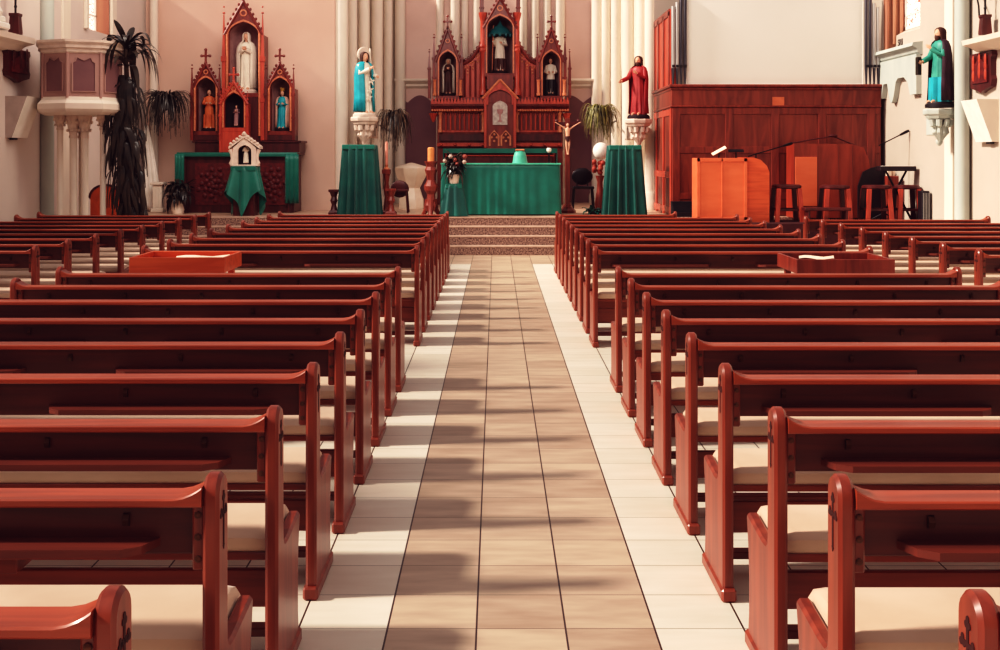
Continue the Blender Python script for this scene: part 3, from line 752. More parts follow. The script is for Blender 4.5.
def niche_tower(parent, name, xc, hw, y0, y1, z0, zs, zarch, zg, md='ret_shade', mi='niche', trim='ret_gold', aw=.72, floor_=True):
    """gothic tabernacle niche: frame, back, rakes with crockets, finial; sub-parts hang on the frame"""
    a = arch_pts(xc, hw*aw, z0, zs, zarch); g = gable_pts(xc, hw, z0, zs, zg)
    fr = MB().band(g, a, y0, y0+.08); 
    fr.box(xc-hw,xc-hw+.05,y0+.08,y1,z0,zs); fr.box(xc+hw-.05,xc+hw,y0+.08,y1,z0,zs)
    if floor_: fr.box(xc-hw,xc+hw,y0+.0,y1,z0-.08,z0,.005)
    f = obj(name, fr, md, parent, 30)
    b = MB(); n = 14     # half-round back
    ab = arch_pts(xc, hw*aw+.02, z0, zs, zarch+.02)
    rows = [[(xc+(u-xc)*math.cos(q), y0+.08+(y1-y0-.09)*math.sin(q), zz if q < .01 else zz) for u,zz in ab] for q in [PI/2*i/6 for i in range(6)]+[PI/2*.999]]
    b.loft(rows, closed=False); obj('niche_back', b, mi, f, 60, False)
    r = MB()
    for sx in (-1,1):
        p0 = Vector((xc+sx*(hw+.02), y0-.02, zs-.02)); p1 = Vector((xc, y0-.02, zg+.05))
        r.tube([p0,p1], .03, 6)
        for i in range(1,7):
            c = p0.lerp(p1, i/7); r.ball((c.x+sx*.03,c.y,c.z+.03), .028,1,1,1.2,6,4)
    finial(r, xc, y0-.02, zg+.05, 1.0)
    obj('gable_moulding', r, md, f, 35)
    tr = MB().band(arch_pts(xc, hw*aw+.035, z0, zs, zarch+.05), arch_pts(xc, hw*aw+.008, z0, zs, zarch+.012), y0-.018, y0+.01)
    obj('arch_moulding', tr, trim, f, 30)
    ro = MB(); zc = (zarch+zg)/2-.0; rr = hw*.2
    ro.band([(xc+rr*math.cos(2*PI*i/16), zc+rr*math.sin(2*PI*i/16)) for i in range(16)], [(xc+rr*.6*math.cos(2*PI*i/16), zc+rr*.6*math.sin(2*PI*i/16)) for i in range(16)], y0-.02, y0+.01, True)
    obj('rosette', ro, trim, f, 30)
    return f
rx = .09
Yr = 26.1
def rX(px): return PX(px,Yr)
def rZ(py): return PZ(py,Yr)
t = thing('high_altar_retable', 'tall carved red-brown gothic retable with pinnacles and three statue niches in the apse', 'retable', (rx,26.6,ZC))
core = MB()
core.box(rx-1.42, rx+1.42, 26.3, 27.35, ZC, rZ(97), .01)
obj('lower_tier', core, 'ret_shade', t)
for sx in (-1,1):
    pn = MB(); xa, xb = (rX(441), rX(483)) if sx < 0 else (rX(517), rX(559))
    za, zb = rZ(130), rZ(113); n = 9
    pn.box(xa,xb,26.26,26.31,za-.05,za); pn.box(xa,xb,26.26,26.31,zb,zb+.04); 
    pf = obj('arcade_panel', pn, 'ret_lit', t)
    sl_ = MB()
    for i in range(n):
        xc = xa+(xb-xa)*(i+.5)/n; hw = (xb-xa)/n*.5
        sl_.band(gable_pts(xc,hw,za,zb-.12,zb), arch_pts(xc,hw*.6,za,zb-.14,zb-.03), 26.25, 26.29)
        sl_.tube([(xc-hw,26.24,za),(xc-hw,26.24,zb)], .018, 8)
    obj('tracery', sl_, 'ret_lit', pf, 30)
    for px in ((440,483) if sx < 0 else (517,560)):
        xx = rX(px); obj('colonnette', MB().lathe([(.05,0),(.05,.05),(.035,.08),(.035,zb-za),(.055,zb-za+.05),(.055,zb-za+.1)], xx,26.24,10,cz=za-.05), 'ret_gold', t, 35)
    ba = MB().box(xa-.1,xb+.08,26.2,26.32,rZ(146.5),rZ(143),.006); 
    for i in range(4): ba.ball((xa+(xb-xa)*i/3,26.19,rZ(144.8)), .035)
    obj('base_moulding', ba, 'ret_lit', t)
    obj('frieze', MB().box(xa-.05,xb+.05,26.24,26.31,rZ(141),rZ(134),.006), 'dark_wood', t)
    xo = rX(433) if sx < 0 else rX(567)
    obj('corbel', MB().lathe([(.02,-.2),(.06,-.12),(.09,-.04),(.11,0)], xo, 26.26, 8, cz=rZ(113)), 'ret_lit', t, 25)
    # cresting: cornice + row of points
    cx0, cx1 = (rX(431), rX(486)) if sx < 0 else (rX(514), rX(569))
    c = MB().prism([(26.35,rZ(112)),(26.2,rZ(112)),(26.15,rZ(110)),(26.18,rZ(108)),(26.06,rZ(105.5)),(26.06,rZ(103.5)),(26.35,rZ(103.5))], 'x', cx0, cx1)
    cc = obj('cornice', c, 'ret_shade', t, 20)
    r_ = MB(); n = 17
    for i in range(n):
        xc = cx0+(cx1-cx0)*(i+.5)/n; h_ = (cx1-cx0)/n*.5
        r_.prism([(xc-h_,rZ(104)),(xc+h_,rZ(104)),(xc+h_*.75,rZ(101)),(xc,rZ(97.2)),(xc-h_*.75,rZ(101))], 'y', 26.03, 26.07)
    obj('cresting', r_, 'ret_lit', cc, 20)
    d_ = MB(); n = 22
    for i in range(n): d_.ball((cx0+(cx1-cx0)*(i+.5)/n,26.13,rZ(110.2)), .03,1,1,1,6,4)
    obj('bead_row', d_, 'ret_gold', cc, 40)
    # side tower
    xc = rX(447.5) if sx < 0 else rX(551.5)
    f = niche_tower(t, 'side_tower', xc, .26, 26.2, 26.95, rZ(95.5), rZ(61), rZ(51), rZ(30), 'ret_shade', 'niche', 'ret_gold', .72)
    obj('tower_base', MB().box(xc-.34,xc+.34,26.15,27.0,rZ(100),rZ(95.6)-.08,.005), 'ret_shade', f)
    for px_, top in ((-.31,33),(.31,33)):
        pinnacle(f, xc+px_, 26.24, rZ(96), rZ(top), .035)
    pinnacle(f, xc+sx*.42, 26.3, rZ(98), rZ(48), .03)
    for q in (-.29,.29): obj('colonnette', MB().lathe([(.045,0),(.045,.05),(.03,.08),(.03,.32),(.045,.36)], xc+q, 26.17, 8, cz=rZ(95.5)), 'ret_gold', f, 35)
    # sweeping wing between tower and centre
    xi, xo = rX(500+sx*18), rX(500+sx*39)
    top = []
    for i in range(15):
        u = i/14; top.append((xi+(xo-xi)*u, rZ(43+21*math.sin(u*PI/2)**.9)))
    poly = [(xo,rZ(98)),(xi,rZ(98))]+top
    wg = obj('wing', MB().prism(poly, 'y', 26.35, 26.5), 'ret_lit', t, 20)
    rr_ = MB().tube([(u,26.34,v+.03) for u,v in top], .045, 8)
    for u,v in top[1::2]: rr_.ball((u,26.34,v+.09), .04,1,1,1.1,6,4)
    obj('raking_moulding', rr_, 'ret_shade', wg, 40)
    fl = MB()
    for i in range(4):
        u = xi+(xo-xi)*(i+.3)/4; 
        zt = rZ(43+21*math.sin(((i+.3)/4)*PI/2)**.9)-.12
        fl.tube([(u,26.34,rZ(96)),(u,26.34,zt)], .022, 8)
    obj('flutes', fl, 'ret_shade', wg, 40)
    pd = MB()
    for i in range(3):
        u = xi+(xo-xi)*(i+.8)/4; zt = rZ(43+21*math.sin(((i+.8)/4)*PI/2)**.9)-.16
        for dx,dz in ((0,0),(-.05,.05),(.05,.05),(0,-.07),(0,.08)): pd.ball((u+dx,26.34,zt+dz), .026,1,.6,1,6,4)
    obj('carved_leaves', pd, 'ret_gold', wg, 40)
    # big centre columns + pinnacles
    xx = rX(500+sx*17)
    obj('centre_column', MB().lathe([(.09,0),(.09,.1),(.06,.16),(.06,.95),(.085,1.0),(.07,1.06),(.085,1.1),(.06,1.16),(.06,1.66),(.08,1.74),(.095,1.8),(.1,1.86)], xx, 26.2, 12, cz=rZ(95)), 'ret_lit', t, 30)
    pinnacle(t, xx+sx*.03, 26.2, rZ(17), rZ(-16), .045)
# centre niche
f = niche_tower(t, 'centre_niche', rx, .36, 26.15, 27.1, rZ(73), rZ(27), rZ(15.5), rZ(0), 'ret_shade', 'niche', 'ret_gold', .78)
can = MB(); zc = rZ(33)
can.lathe([(.27,0),(.28,.03),(.22,.1),(.15,.17),(.06,.22),(.02,.3),(.004,.34)], rx, 26.5, 16, 1, .9, 0, zc)
for i in range(12):
    a = 2*PI*i/12; can.ball((rx+.27*math.cos(a),26.5+.24*math.sin(a),zc-.02), .035,1,1,1.3,6,4)
M['canopy'] = mat('teal_canopy', (20,96,104), (34,120,124), .5)
obj('canopy', can, 'canopy', f, 40)
# tabernacle in the middle of the lower tier
tb = MB().box(rx-.36, rx+.36, 25.98, 26.4, rZ(150), rZ(103), .01); tbo = obj('tabernacle', tb, 'ret_shade', t)
g_ = MB().band(gable_pts(rx,.36,rZ(105),rZ(98),rZ(82)), arch_pts(rx,.26,rZ(105),rZ(98),rZ(90)), 25.94, 26.05); obj('tabernacle_gable', g_, 'ret_lit', tbo, 30)
g_ = MB().prism(arch_pts(rx,.27,rZ(104),rZ(98),rZ(89)), 'y', 26.0, 26.35); obj('gable_back', g_, 'ret_shade', tbo, 30)
gt = MB()
for sx in (-1,1): gt.tube([(rx+sx*.40,25.94,rZ(99)),(rx,25.94,rZ(80))], .028, 6)
obj('gable_moulding', gt, 'ret_gold', tbo)
obj('pedestal_block', MB().box(rx-.3,rx+.3,26.1,26.9,rZ(90),rZ(74.5),.01), 'ret_shade', t)
obj('tabernacle_door', MB().prism(arch_pts(rx,.165,rZ(125),rZ(107),rZ(101)), 'y', 25.955, 25.985), 'ivory', tbo, 20)
em = MB().lathe([(.05,0),(.05,.02),(.015,.05),(.02,.16),(.06,.2),(.07,.28)], rx, 25.945, 10, 1, .15, 0, rZ(122)); obj('door_emblem', em, 'niche', tbo)
for sx in (-1,1):
    obj('side_shaft', MB().box(rx+sx*.33-.03,rx+sx*.33+.03,25.93,25.99,rZ(148),rZ(99),.006), 'ret_lit', tbo)
lp = MB()
for i in range(2):
    xc = rx-.13+.26*i
    lp.band(gable_pts(xc,.12,rZ(146),rZ(136),rZ(130)), arch_pts(xc,.08,rZ(146),rZ(137),rZ(132)), 25.95, 25.985)
    for dx,dz in ((0,.1),(0,-.05),(-.06,.03),(.06,.03)): lp.ball((xc+dx,25.96,rZ(139)+dz), .03,1,.5,1,6,4)
obj('carved_panel', lp, 'ret_gold', tbo, 30)
# mensa of the high altar
x0, x1 = rx-1.22, rx+1.22
t = thing('high_altar_table', 'dark carved altar table standing right against the tall retable', 'altar', (rx,25.6,ZC))
obj('table_body', MB().box(x0+.08,x1-.08,25.3,25.93,ZC,PZ(150,25.3)-.03,.01), 'dark_wood', t)
obj('front_moulding', MB().box(x0+.04,x1-.04,25.26,25.3,PZ(156.2,25.3),PZ(154.8,25.3),.004).box(x0+.04,x1-.04,25.26,25.3,PZ(175,25.3),PZ(173,25.3),.004), 'ret_lit', t)
obj('table_top', MB().box(x0,x1,25.22,25.93,PZ(150,25.3)-.03,PZ(149,25.3),.006), 'dark_wood', t)
zt = PZ(149,25.3)
c = MB().box(x0-.02,x1+.02,25.19,25.9,zt+.001,zt+.012,.004); c.box(x0-.02,x1+.02,25.185,25.195,zt-.09,zt+.01,.002)
c.box(x1+.005,x1+.02,25.2,25.9,zt-.3,zt+.01,.002); c.box(x0-.02,x0-.005,25.2,25.9,zt-.3,zt+.01,.002)
tag(obj('altar_runner', c, 'green', None), 'narrow green cloth along the top of the altar against the retable', 'tablecloth')

# statues in the retable
def arms_pray(): return dict(L=((-.13,-.03,.62),(-.022,-.14,.70)), R=((.13,-.03,.62),(.022,-.14,.70)))
def staff(t, X):
    obj('staff', MB().tube([(-.2,-.12,.02),(-.17,-.12,1.08)], .012, 6).xf(X), 'ret_gold', t)
H = rZ(29)-rZ(72.5)
statue('white robed statue with a staff under the teal canopy, centre niche of the retable', (rx,26.55,rZ(72.5)+.06), H-.02, .1,
       dict(robe='cream_robe', hair='hair', beard=True, under='brown_robe', utop=(.30,.142), L=((-.15,-.02,.62),(-.17,-.12,.72)), R=((.14,-.04,.62),(.03,-.14,.66)), extra=staff))
statue('statue in brown habit and cream mantle, left niche of the high altar retable', (rX(447.5),26.55,rZ(95.5)+.06), rZ(57.5)-rZ(95)-.04, 0,
       dict(robe='brown_robe', mantle='cream_robe', veil=False, hair='cream_robe', gap=.75, mw=1.1, **arms_pray()))
statue('statue in white surplice over black cassock, right niche of the high altar retable', (rX(551.5),26.55,rZ(95.5)+.06), rZ(57)-rZ(95)-.04, 0,
       dict(robe='cream_robe', under='black', utop=(.40,.142), hair='hair', wide=True, L=((-.16,-.02,.60),(-.08,-.14,.60)), R=((.16,-.02,.60),(.08,-.14,.60))))

# ------------------------------------------------------------------ left side altar
Ya = 22.5
def sX(px): return PX(px,Ya)
def sZ(py): return PZ(py,Ya)
xa, xb = sX(179), sX(297)
xm = (xa+xb)/2
t = thing('side_altar', 'dark carved side altar table beneath the three-niche shrine on the left', 'altar', (xm,22.9,ZC))
obj('table_body', MB().box(xa+.06,xb-.06,Ya,23.35,ZC,sZ(155),.01), 'dark_wood', t)
obj('table_top', MB().box(xa,xb,Ya-.06,23.4,sZ(155),sZ(153),.008), 'dark_wood', t)
for px in (213,272):
    xc = sX(px)
    ro_ = obj('relief_panel', MB().box(xc-.34,xc+.34,Ya-.02,Ya,sZ(205),sZ(163)), 'relief', t)
    rl = MB()
    for i in range(26):
        a = i*2.4; r_ = .028*i**.75; rl.ball((xc+r_*math.cos(a)*.9,Ya-.03,sZ(184)+r_*math.sin(a)*1.1), .05,1,.5,1,7,5)
    obj('carved_rosette', rl, 'relief', ro_, 40)
for px in (184,240,290): obj('pilaster', MB().box(sX(px)-.05,sX(px)+.05,Ya-.04,Ya,ZC,sZ(155),.01), 'dark_wood', t)
zt = sZ(153)
c = MB(); c.box(xa-.02,xb+.02,Ya-.09,22.75,zt+.001,zt+.012,.004); c.box(xa-.02,xb+.02,Ya-.095,Ya-.075,zt-.07,zt+.01,.003)
for s_, x_ in ((-1,xa+.04),(1,xb-.08)):
    w_ = .09 if s_ < 0 else .13; rows = []
    for i in range(9):
        z = zt-.02-(.95 if s_ > 0 else .75)*i/8
        rows.append([(x_+w_*(-1+2*j/12), Ya-.10-.02*math.sin(j*1.6)*(.3+i/8), z) for j in range(13)])
    c.loft(rows, closed=False)
cl = tag(obj('altar_runner', c, 'green', None, 60), 'green runner hanging over both ends of the left side altar', 'tablecloth')
sd = cl.modifiers.new('thickness','SOLIDIFY'); sd.thickness = .006
t = thing('side_altar_shrine', 'dark gothic wooden shrine with tall centre niche and gables on the left side altar', 'retable', (xm,23.0,zt))
obj('plinth', MB().box(sX(191),sX(297),22.78,23.5,zt,sZ(141.5),.01).box(sX(189),sX(299),22.75,23.5,sZ(142.5),sZ(140.5),.006), 'dark_wood', t)
Yn = 22.85
def nX(px): return PX(px,Yn)
def nZ(py): return PZ(py,Yn)
for px, kind in ((206,-1),(280,1)):
    xc = nX(px)
    f = niche_tower(t, 'side_niche', xc, .25, Yn, 23.45, nZ(131), nZ(88), nZ(78), nZ(66), 'ret_shade', 'niche', 'ret_gold', .75)
    obj('niche_base', MB().box(xc-.25,xc+.25,Yn,23.45,nZ(140.5),nZ(131)-.08,.005), 'dark_wood', f)
    for q in (-.27,.27): pinnacle(f, xc+q, Yn-.02, nZ(140.5), nZ(64), .03, 'ret_shade')
    sh_ = MB()
    for q in (-.215,.215): sh_.tube([(xc+q,Yn-.03,nZ(131)),(xc+q,Yn-.03,nZ(88))], .022, 8)
    obj('gilt_shaft', sh_, 'ret_gold', f)
xc = nX(243.5)
f = niche_tower(t, 'centre_niche', xc, .36, Yn, 23.48, nZ(93), nZ(34), nZ(22), nZ(4), 'ret_shade', 'niche', 'ret_gold', .8)
obj('niche_base', MB().box(xc-.36,xc+.36,Yn,23.48,nZ(140.5),nZ(93)-.08,.005), 'dark_wood', f)
for q in (-.38,.38):
    pinnacle(f, xc+q, Yn-.02, nZ(140.5), nZ(5), .036, 'ret_lit')
    obj('gilt_shaft', MB().tube([(xc+q*.84,Yn-.03,nZ(136)),(xc+q*.84,Yn-.03,nZ(34))], .025, 8), 'ret_gold', f)
xt = nX(238)
f = niche_tower(t, 'tabernacle', xt, .25, 22.5, 22.84, nZ(128), nZ(104), nZ(94), nZ(86), 'ret_lit', 'niche_black', 'ret_gold', .75)
obj('tabernacle_base', MB().box(xt-.25,xt+.25,22.5,22.84,zt+.012,nZ(128)-.08,.005), 'ret_lit', f)
for q in (-.26,.26): pinnacle(f, xt+q, 22.5, zt+.012, nZ(92), .025, 'ret_lit')
statue('tall white veiled praying statue in the centre niche of the left shrine', (xc,23.12,nZ(92.5)+.06), nZ(31)-nZ(92)-.06, 0,
       dict(robe='cream_robe', mantle='cream_robe', veil=True, gap=.55, mw=1.06, bm='stone', **arms_pray()))
statue('statue with orange and black garments in the left niche of the left shrine', (nX(206),23.12,nZ(130.5)+.045), nZ(88)-nZ(130)-.05, .1,
       dict(robe='orange_robe', mantle='plum', veil=False, hair='hair', gap=1.1, under='orange_robe'))
statue('crowned statue in pale pink mantle over teal, right niche of the left shrine', (nX(280),23.12,nZ(130.5)+.045), nZ(88)-nZ(130)-.07, -.1,
       dict(robe='teal', mantle='pink_robe', veil=False, hair='hair', gap=.65, crown=True, mw=1.15))
statue('small dark statuette in the low tabernacle niche of the left shrine', (xt,22.72,nZ(127.5)+.03), .40, 0,
       dict(robe='niche', mantle='plum', veil=True, gap=.7, **arms_pray()))

# draped stand and white aedicule in front
Ys = 21.5
gx, gz = green_stand('green cloth stand with zigzag hem under the white house-shaped shrine', 229, 262, 166.5, 217, Ys, 1, 8, 'green', .06, .74, 1.0, .5)
t = thing('white_aedicule', 'small white house-shaped shrine with scrolled gable on a green stand', 'shrine', (gx,Ys,gz+.006))
def aX(px): return PX(px,Ys)
def aZ(py): return PZ(py,Ys)
xc = aX(246); hw = aX(257.5)-xc; z0 = gz+.006
fr = MB().band(gable_pts(xc,hw,z0+.02,aZ(148),aZ(137)), arch_pts(xc,hw*.58,z0+.02,aZ(151),aZ(145)), Ys-.13, Ys-.07)
fr.box(xc-hw*1.1,xc+hw*1.1,Ys-.16,Ys+.14,z0,z0+.03,.005); fr.box(xc-hw,xc-hw+.03,Ys-.08,Ys+.12,z0+.03,aZ(149)); fr.box(xc+hw-.03,xc+hw,Ys-.08,Ys+.12,z0+.03,aZ(149))
obj('house_front', fr, 'stone', t, 30)
rf = MB()
for sx in (-1,1):
    rf.prism([(xc,aZ(134.5)),(xc+sx*hw*1.35,aZ(146.5)),(xc+sx*hw*1.35,aZ(149)),(xc,aZ(137.5))], 'y', Ys-.16, Ys+.13)
    for i in range(5): rf.ball((xc+sx*hw*1.35*(i+.3)/5,Ys-.16,aZ(135.0+11.5*(i+.3)/5)+.02), .03,1,.8,1,7,5)
    obj('side_scroll', MB().tube([(xc+sx*hw*1.25,Ys-.12,aZ(149.5)),(xc+sx*hw*1.12,Ys-.12,aZ(154)),(xc+sx*hw*1.08,Ys-.12,aZ(159)),(xc+sx*hw*1.18,Ys-.12,aZ(163)),(xc+sx*hw*1.08,Ys-.12,aZ(165.5))], [.04,.03,.025,.04,.035], 7), 'stone', t, 40)
rf.ball((xc,Ys-.16,aZ(133.5)), .035)
obj('scrolled_roof', rf, 'stone', t, 40)
obj('back_board', MB().prism(gable_pts(xc,hw*.95,z0+.03,aZ(148),aZ(138)), 'y', Ys+.1, Ys+.12), 'niche_black', t, 0)
statue('small white and dark statuette inside the white house-shaped shrine', (xc,Ys+.0,z0+.055), .36, .2, dict(robe='cream_robe', mantle='plum', veil=False, hair='hair', gap=1.2))

# dark plant in white vase left of the side altar
Y = 22.0; x = PX(178,Y)
t = thing('potted_plant', 'low dark bushy plant in a pale vase in front of the left side altar', 'plant', (x,Y,ZC))
obj('vase', MB().lathe([(.1,0),(.12,.08),(.09,.2),(.12,.32),(.13,.34),(.1,.33)], x,Y,16,cz=ZC), 'pot_w', t, 40)
f = MB()
for i in range(150):
    a = R.uniform(0,2*PI); leaf(f, (x+R.uniform(-.1,.1),Y+R.uniform(-.08,.08),ZC+.3+R.uniform(0,.25)), a, R.uniform(.2,.46), R.uniform(.05,.09), R.uniform(.2,1.1), R.uniform(.5,1.2), 5)
obj('foliage', f, 'leaf_dk', t, 60, False)

# ------------------------------------------------------------------ pillars: consoles + statues
Y = 22.9; x = PX(364.5,Y); z = PZ(117,Y)
console('statue_console', 'carved pale stone bracket under the teal mantled statue, left of the chancel', x, Y, z, .27, 24.3)
def teal_statue_extras(t, X):
    s_ = MB()
    for q in ((.03,-.17,.52),(.0,-.175,.38),(-.02,-.17,.25)):
        for i in range(4):
            a = PI/2*i+.4; s_.prism([(q[0],q[2]),(q[0]+.03*math.cos(a-.5),q[2]+.03*math.sin(a-.5)),(q[0]+.075*math.cos(a),q[2]+.075*math.sin(a)),(q[0]+.03*math.cos(a+.5),q[2]+.03*math.sin(a+.5))], 'y', q[1], q[1]+.006)
    obj('star_highlight', s_.xf(X), 'cream_robe', t, 0)  # star-shaped pieces stand in for white highlights on the mantle
    v = MB(); rows = []
    for i in range(10):
        u = i/9; rows.append([(.10+.09*u*math.sin(u*2)+.08*(j/8), -.02+.1*(j/8), 1.02-.62*u+.06*math.sin(j*.9)) for j in range(9)])
    o = obj('white_veil', MB().loft(rows, closed=False).xf(X), 'cream_robe', t, 60)
    o.modifiers.new('thickness','SOLIDIFY').thickness = .02
    h_ = MB().lathe([(.115,0),(.125,.02),(.115,.04)], 0,0,20).xf(X @ Matrix.Translation((.02,.08,.97)) @ Matrix.Rotation(PI/2,4,'X'))
    obj('halo', h_, 'stone', t)
statue('statue in bright teal mantle and white dress on the bracket left of the chancel', (x,Y,z+.07), PZ(52,Y)-PZ(116,Y)-.06, .7,
       dict(robe='cream_robe', mantle='teal', veil=False, hair='hair', gap=.42, mw=1.05, bm='stone', R=((.15,-.05,.63),(.12,-.19,.60)), L=((-.12,-.05,.64),(-.01,-.16,.72)), extra=teal_statue_extras))
Y = 22.9; x = PX(638.5,Y); z = PZ(119,Y)
console('statue_console', 'carved pale stone bracket under the red robed statue, beside the organ case', x, Y, z, .27, 24.1)
statue('bearded red robed statue with one arm held out, on the bracket beside the organ case', (x,Y,z+.07), PZ(56,Y)-PZ(118,Y)-.06, -.5,
       dict(robe='red_robe', mantle='red_robe', veil=False, hair='hair', beard=True, gap=1.0, L=((-.16,-.06,.64),(-.22,-.2,.58)), R=((.14,-.05,.62),(.04,-.16,.70)), bm='niche_black'))
Y = 17.75; x = PX(940,Y); z = PZ(109,Y)
console('statue_console', 'carved white bracket on the right wall under the bearded statue in a plum cape', x, Y, z, .24, 18.0, 'grey_pl')
bd = bpy.data.objects
t9 = statue('bearded statue in sea-green robe and dark plum cape on the right wall bracket', (x,Y,z+.09), PZ(28,Y)-PZ(107,Y)-.06, -1.35,
       dict(robe='teal_dk', mantle='plum', veil=False, hair='hair', beard=True, gap=.95, mw=1.12, under='teal', utop=(.34,.142), L=((-.14,-.06,.62),(-.1,-.19,.56)), R=((.14,-.05,.62),(.05,-.16,.72)), bm='black',
            extra=lambda t,X: obj('book', MB().box(-.17,-.11,-.26,-.2,.38,.62,.005).xf(X), 'leaf_dk', t)))

# green draped stands left/right of the chancel
green_stand('tall green draped stand below the teal mantled statue, left of the chancel', 342.5, 377.5, 145, 216, 21.6, 1, 15, 'green_dk', .075, .90)
green_stand('tall green draped stand left of the organ case with a white globe behind it', 606, 642, 145.5, 216, 21.6, 1, 16, 'green_dk', .08, .86)

# white globe lamp and red flowers behind right stand
Y = 22.75; x = PX(601,Y)
t = thing('globe_lamp', 'white globe lamp on a dark standard behind the right green stand', 'lamp', (x,Y,ZC))
obj('standard', MB().lathe([(.14,0),(.14,.03),(.03,.06),(.02,.1),(.02,PZ(160,Y)-ZC)], x,Y,12,cz=ZC), 'red_wood', t)
obj('globe', MB().ball((x,Y,PZ(151,Y)), .16,1,1,1.05,20,12), 'white', t, 60)
Y = 22.35; x = PX(600,Y)
t = thing('flower_vase', 'vase of red flowers standing left of the right green draped stand', 'flowers', (x,Y,ZC))
obj('vase', MB().lathe([(.09,0),(.1,.2),(.06,.45),(.05,.6),(.09,.72)], x,Y,14,cz=ZC), 'red_wood', t, 40)
b = MB()
for i in range(16): b.ball((x+R.uniform(-.13,.1),Y+R.uniform(-.1,.1),PZ(168,Y)+R.uniform(-.12,.16)), .05,1,1,1,7,5)
obj('blooms', b, 'flower_r', t, 60)
Y = 21.9; x = PX(594,Y)
b = MB()
for i in range(60):
    leaf(b, (x+R.uniform(-.08,.08),Y+R.uniform(-.08,.08),ZC+.02), R.uniform(0,2*PI), R.uniform(.15,.3), .06, R.uniform(.5,1.1), R.uniform(.5,1.0), 5)
bb = thing('low_green_plant', 'low green plant on the chancel floor beside the right draped stand', 'plant', (x,Y,ZC))
obj('foliage', b, 'green', bb, 60, False); obj('pot', MB().lathe([(.1,0),(.13,.1),(.11,.1)], x,Y,12,cz=ZC), 'black', bb)

# chairs in the chancel
def side_chair(name, label, x, y, w, hs, ht, m, round_back=True):
    t = thing(name, label, 'chair', (x,y,ZC))
    for sx in (-1,1):
        for sy in (-1,1):
            obj('leg', MB().tube([(x+sx*w*.5,y+sy*w*.45,ZC),(x+sx*w*.42,y+sy*w*.4,ZC+hs)], .016, 8), m, t)
    obj('seat', MB().box(x-w*.5,x+w*.5,y-w*.48,y+w*.48,ZC+hs,ZC+hs+.05,.02), m, t)
    for sx in (-1,1): obj('back_post', MB().tube([(x+sx*w*.25,y+w*.44,ZC+hs),(x+sx*w*.25,y+w*.5,ZC+ht-.15)], .014, 8), m, t)
    bk = MB().ball((0,0,0), 1, 1,1,1, 18, 9).xf(Matrix.Translation((x,y+w*.5,ZC+ht-.17)) @ Matrix.Diagonal((w*.5,.03,.17,1)))
    obj('backrest', bk, m, t, 60)
    return t
side_chair('round_back_chair', 'black chair with round backrest right of the crucifix', PX(583,22.9), 22.9, .42, .45, .86, 'black_metal')
side_chair('round_back_chair', 'small dark wooden chair beside the candle pedestal on the left', PX(399,22.6), 22.6, .36, .40, .62, 'dark_wood')

# left: small plant stand, candle pedestal, marble font
def turned_stand(name, label, px, Y, pz, w, m='dark_wood'):
    x = PX(px,Y); h = PZ(pz,Y)-ZC
    t = thing(name, label, 'stand', (x,Y,ZC))
    obj('column', MB().lathe([(w*.8,.03),(w*.5,h*.2),(w*.35,h*.4),(w*.6,h*.55),(w*.4,h*.7),(w*.7,h*.9)], x,Y,10,cz=ZC), m, t, 30)
    obj('top', MB().lathe([(w,h*.9),(w*1.1,h*.94),(w*1.1,h)], x,Y,4,rot=PI/4,cz=ZC), m, t, 20)
    obj('base', MB().lathe([(w*1.1,0),(w*1.1,.04),(w*.8,.08)], x,Y,4,rot=PI/4,cz=ZC), m, t, 20)
    return x, h+ZC
turned_stand('turned_stand', 'short dark turned wooden stand left of the left green draped stand', 334, 21.8, 189.5, .12)
x, z = turned_stand('turned_stand', 'tall red turned wooden pedestal holding a slim candle near the marble font', 386.5, 21.9, 169.5, .10, 'red_wood')
t = thing('slim_candle', 'slim reddish candle in a holder on the tall turned pedestal', 'candle', (x,21.9,z))
obj('holder', MB().lathe([(.06,0),(.06,.02),(.025,.05),(.035,.09)], x,21.9,12,cz=z), 'ret_gold', t)
M['candle_pink'] = mat('candle_pink', (206,130,112), (218,146,128), .6)
obj('candle', MB().lathe([(.028,.09),(.026,.5),(.006,.53)], x,21.9,12,cz=z), 'candle_pink', t)
turned_stand('turned_stand', 'low red wooden stand in front of the candle pedestal on the left', 391, 21.5, 188.5, .13, 'red_wood')
Y = 24.3; x = PX(411.5,Y)
t = thing('marble_font', 'cream marble font with wide angular bowl left of the candle stand', 'font', (x,Y,ZC))
s_ = Y/K
obj('bowl', MB().lathe([(9*s_,PZ(188,Y)),(10*s_,PZ(186,Y)),(15*s_,PZ(177,Y)),(17*s_,PZ(172,Y)),(17.5*s_,PZ(168,Y)),(15.5*s_,PZ(166.5,Y)),(3*s_,PZ(163,Y)),(.02,PZ(162.6,Y))], x,Y,8,rot=PI/8), 'marble', t, 25)
obj('pedestal', MB().lathe([(13*s_,ZC),(13*s_,PZ(199,Y)),(12*s_,PZ(197,Y)),(10*s_,PZ(191,Y)),(9*s_,PZ(188,Y))], x,Y,8,rot=PI/8), 'marble', t, 25)

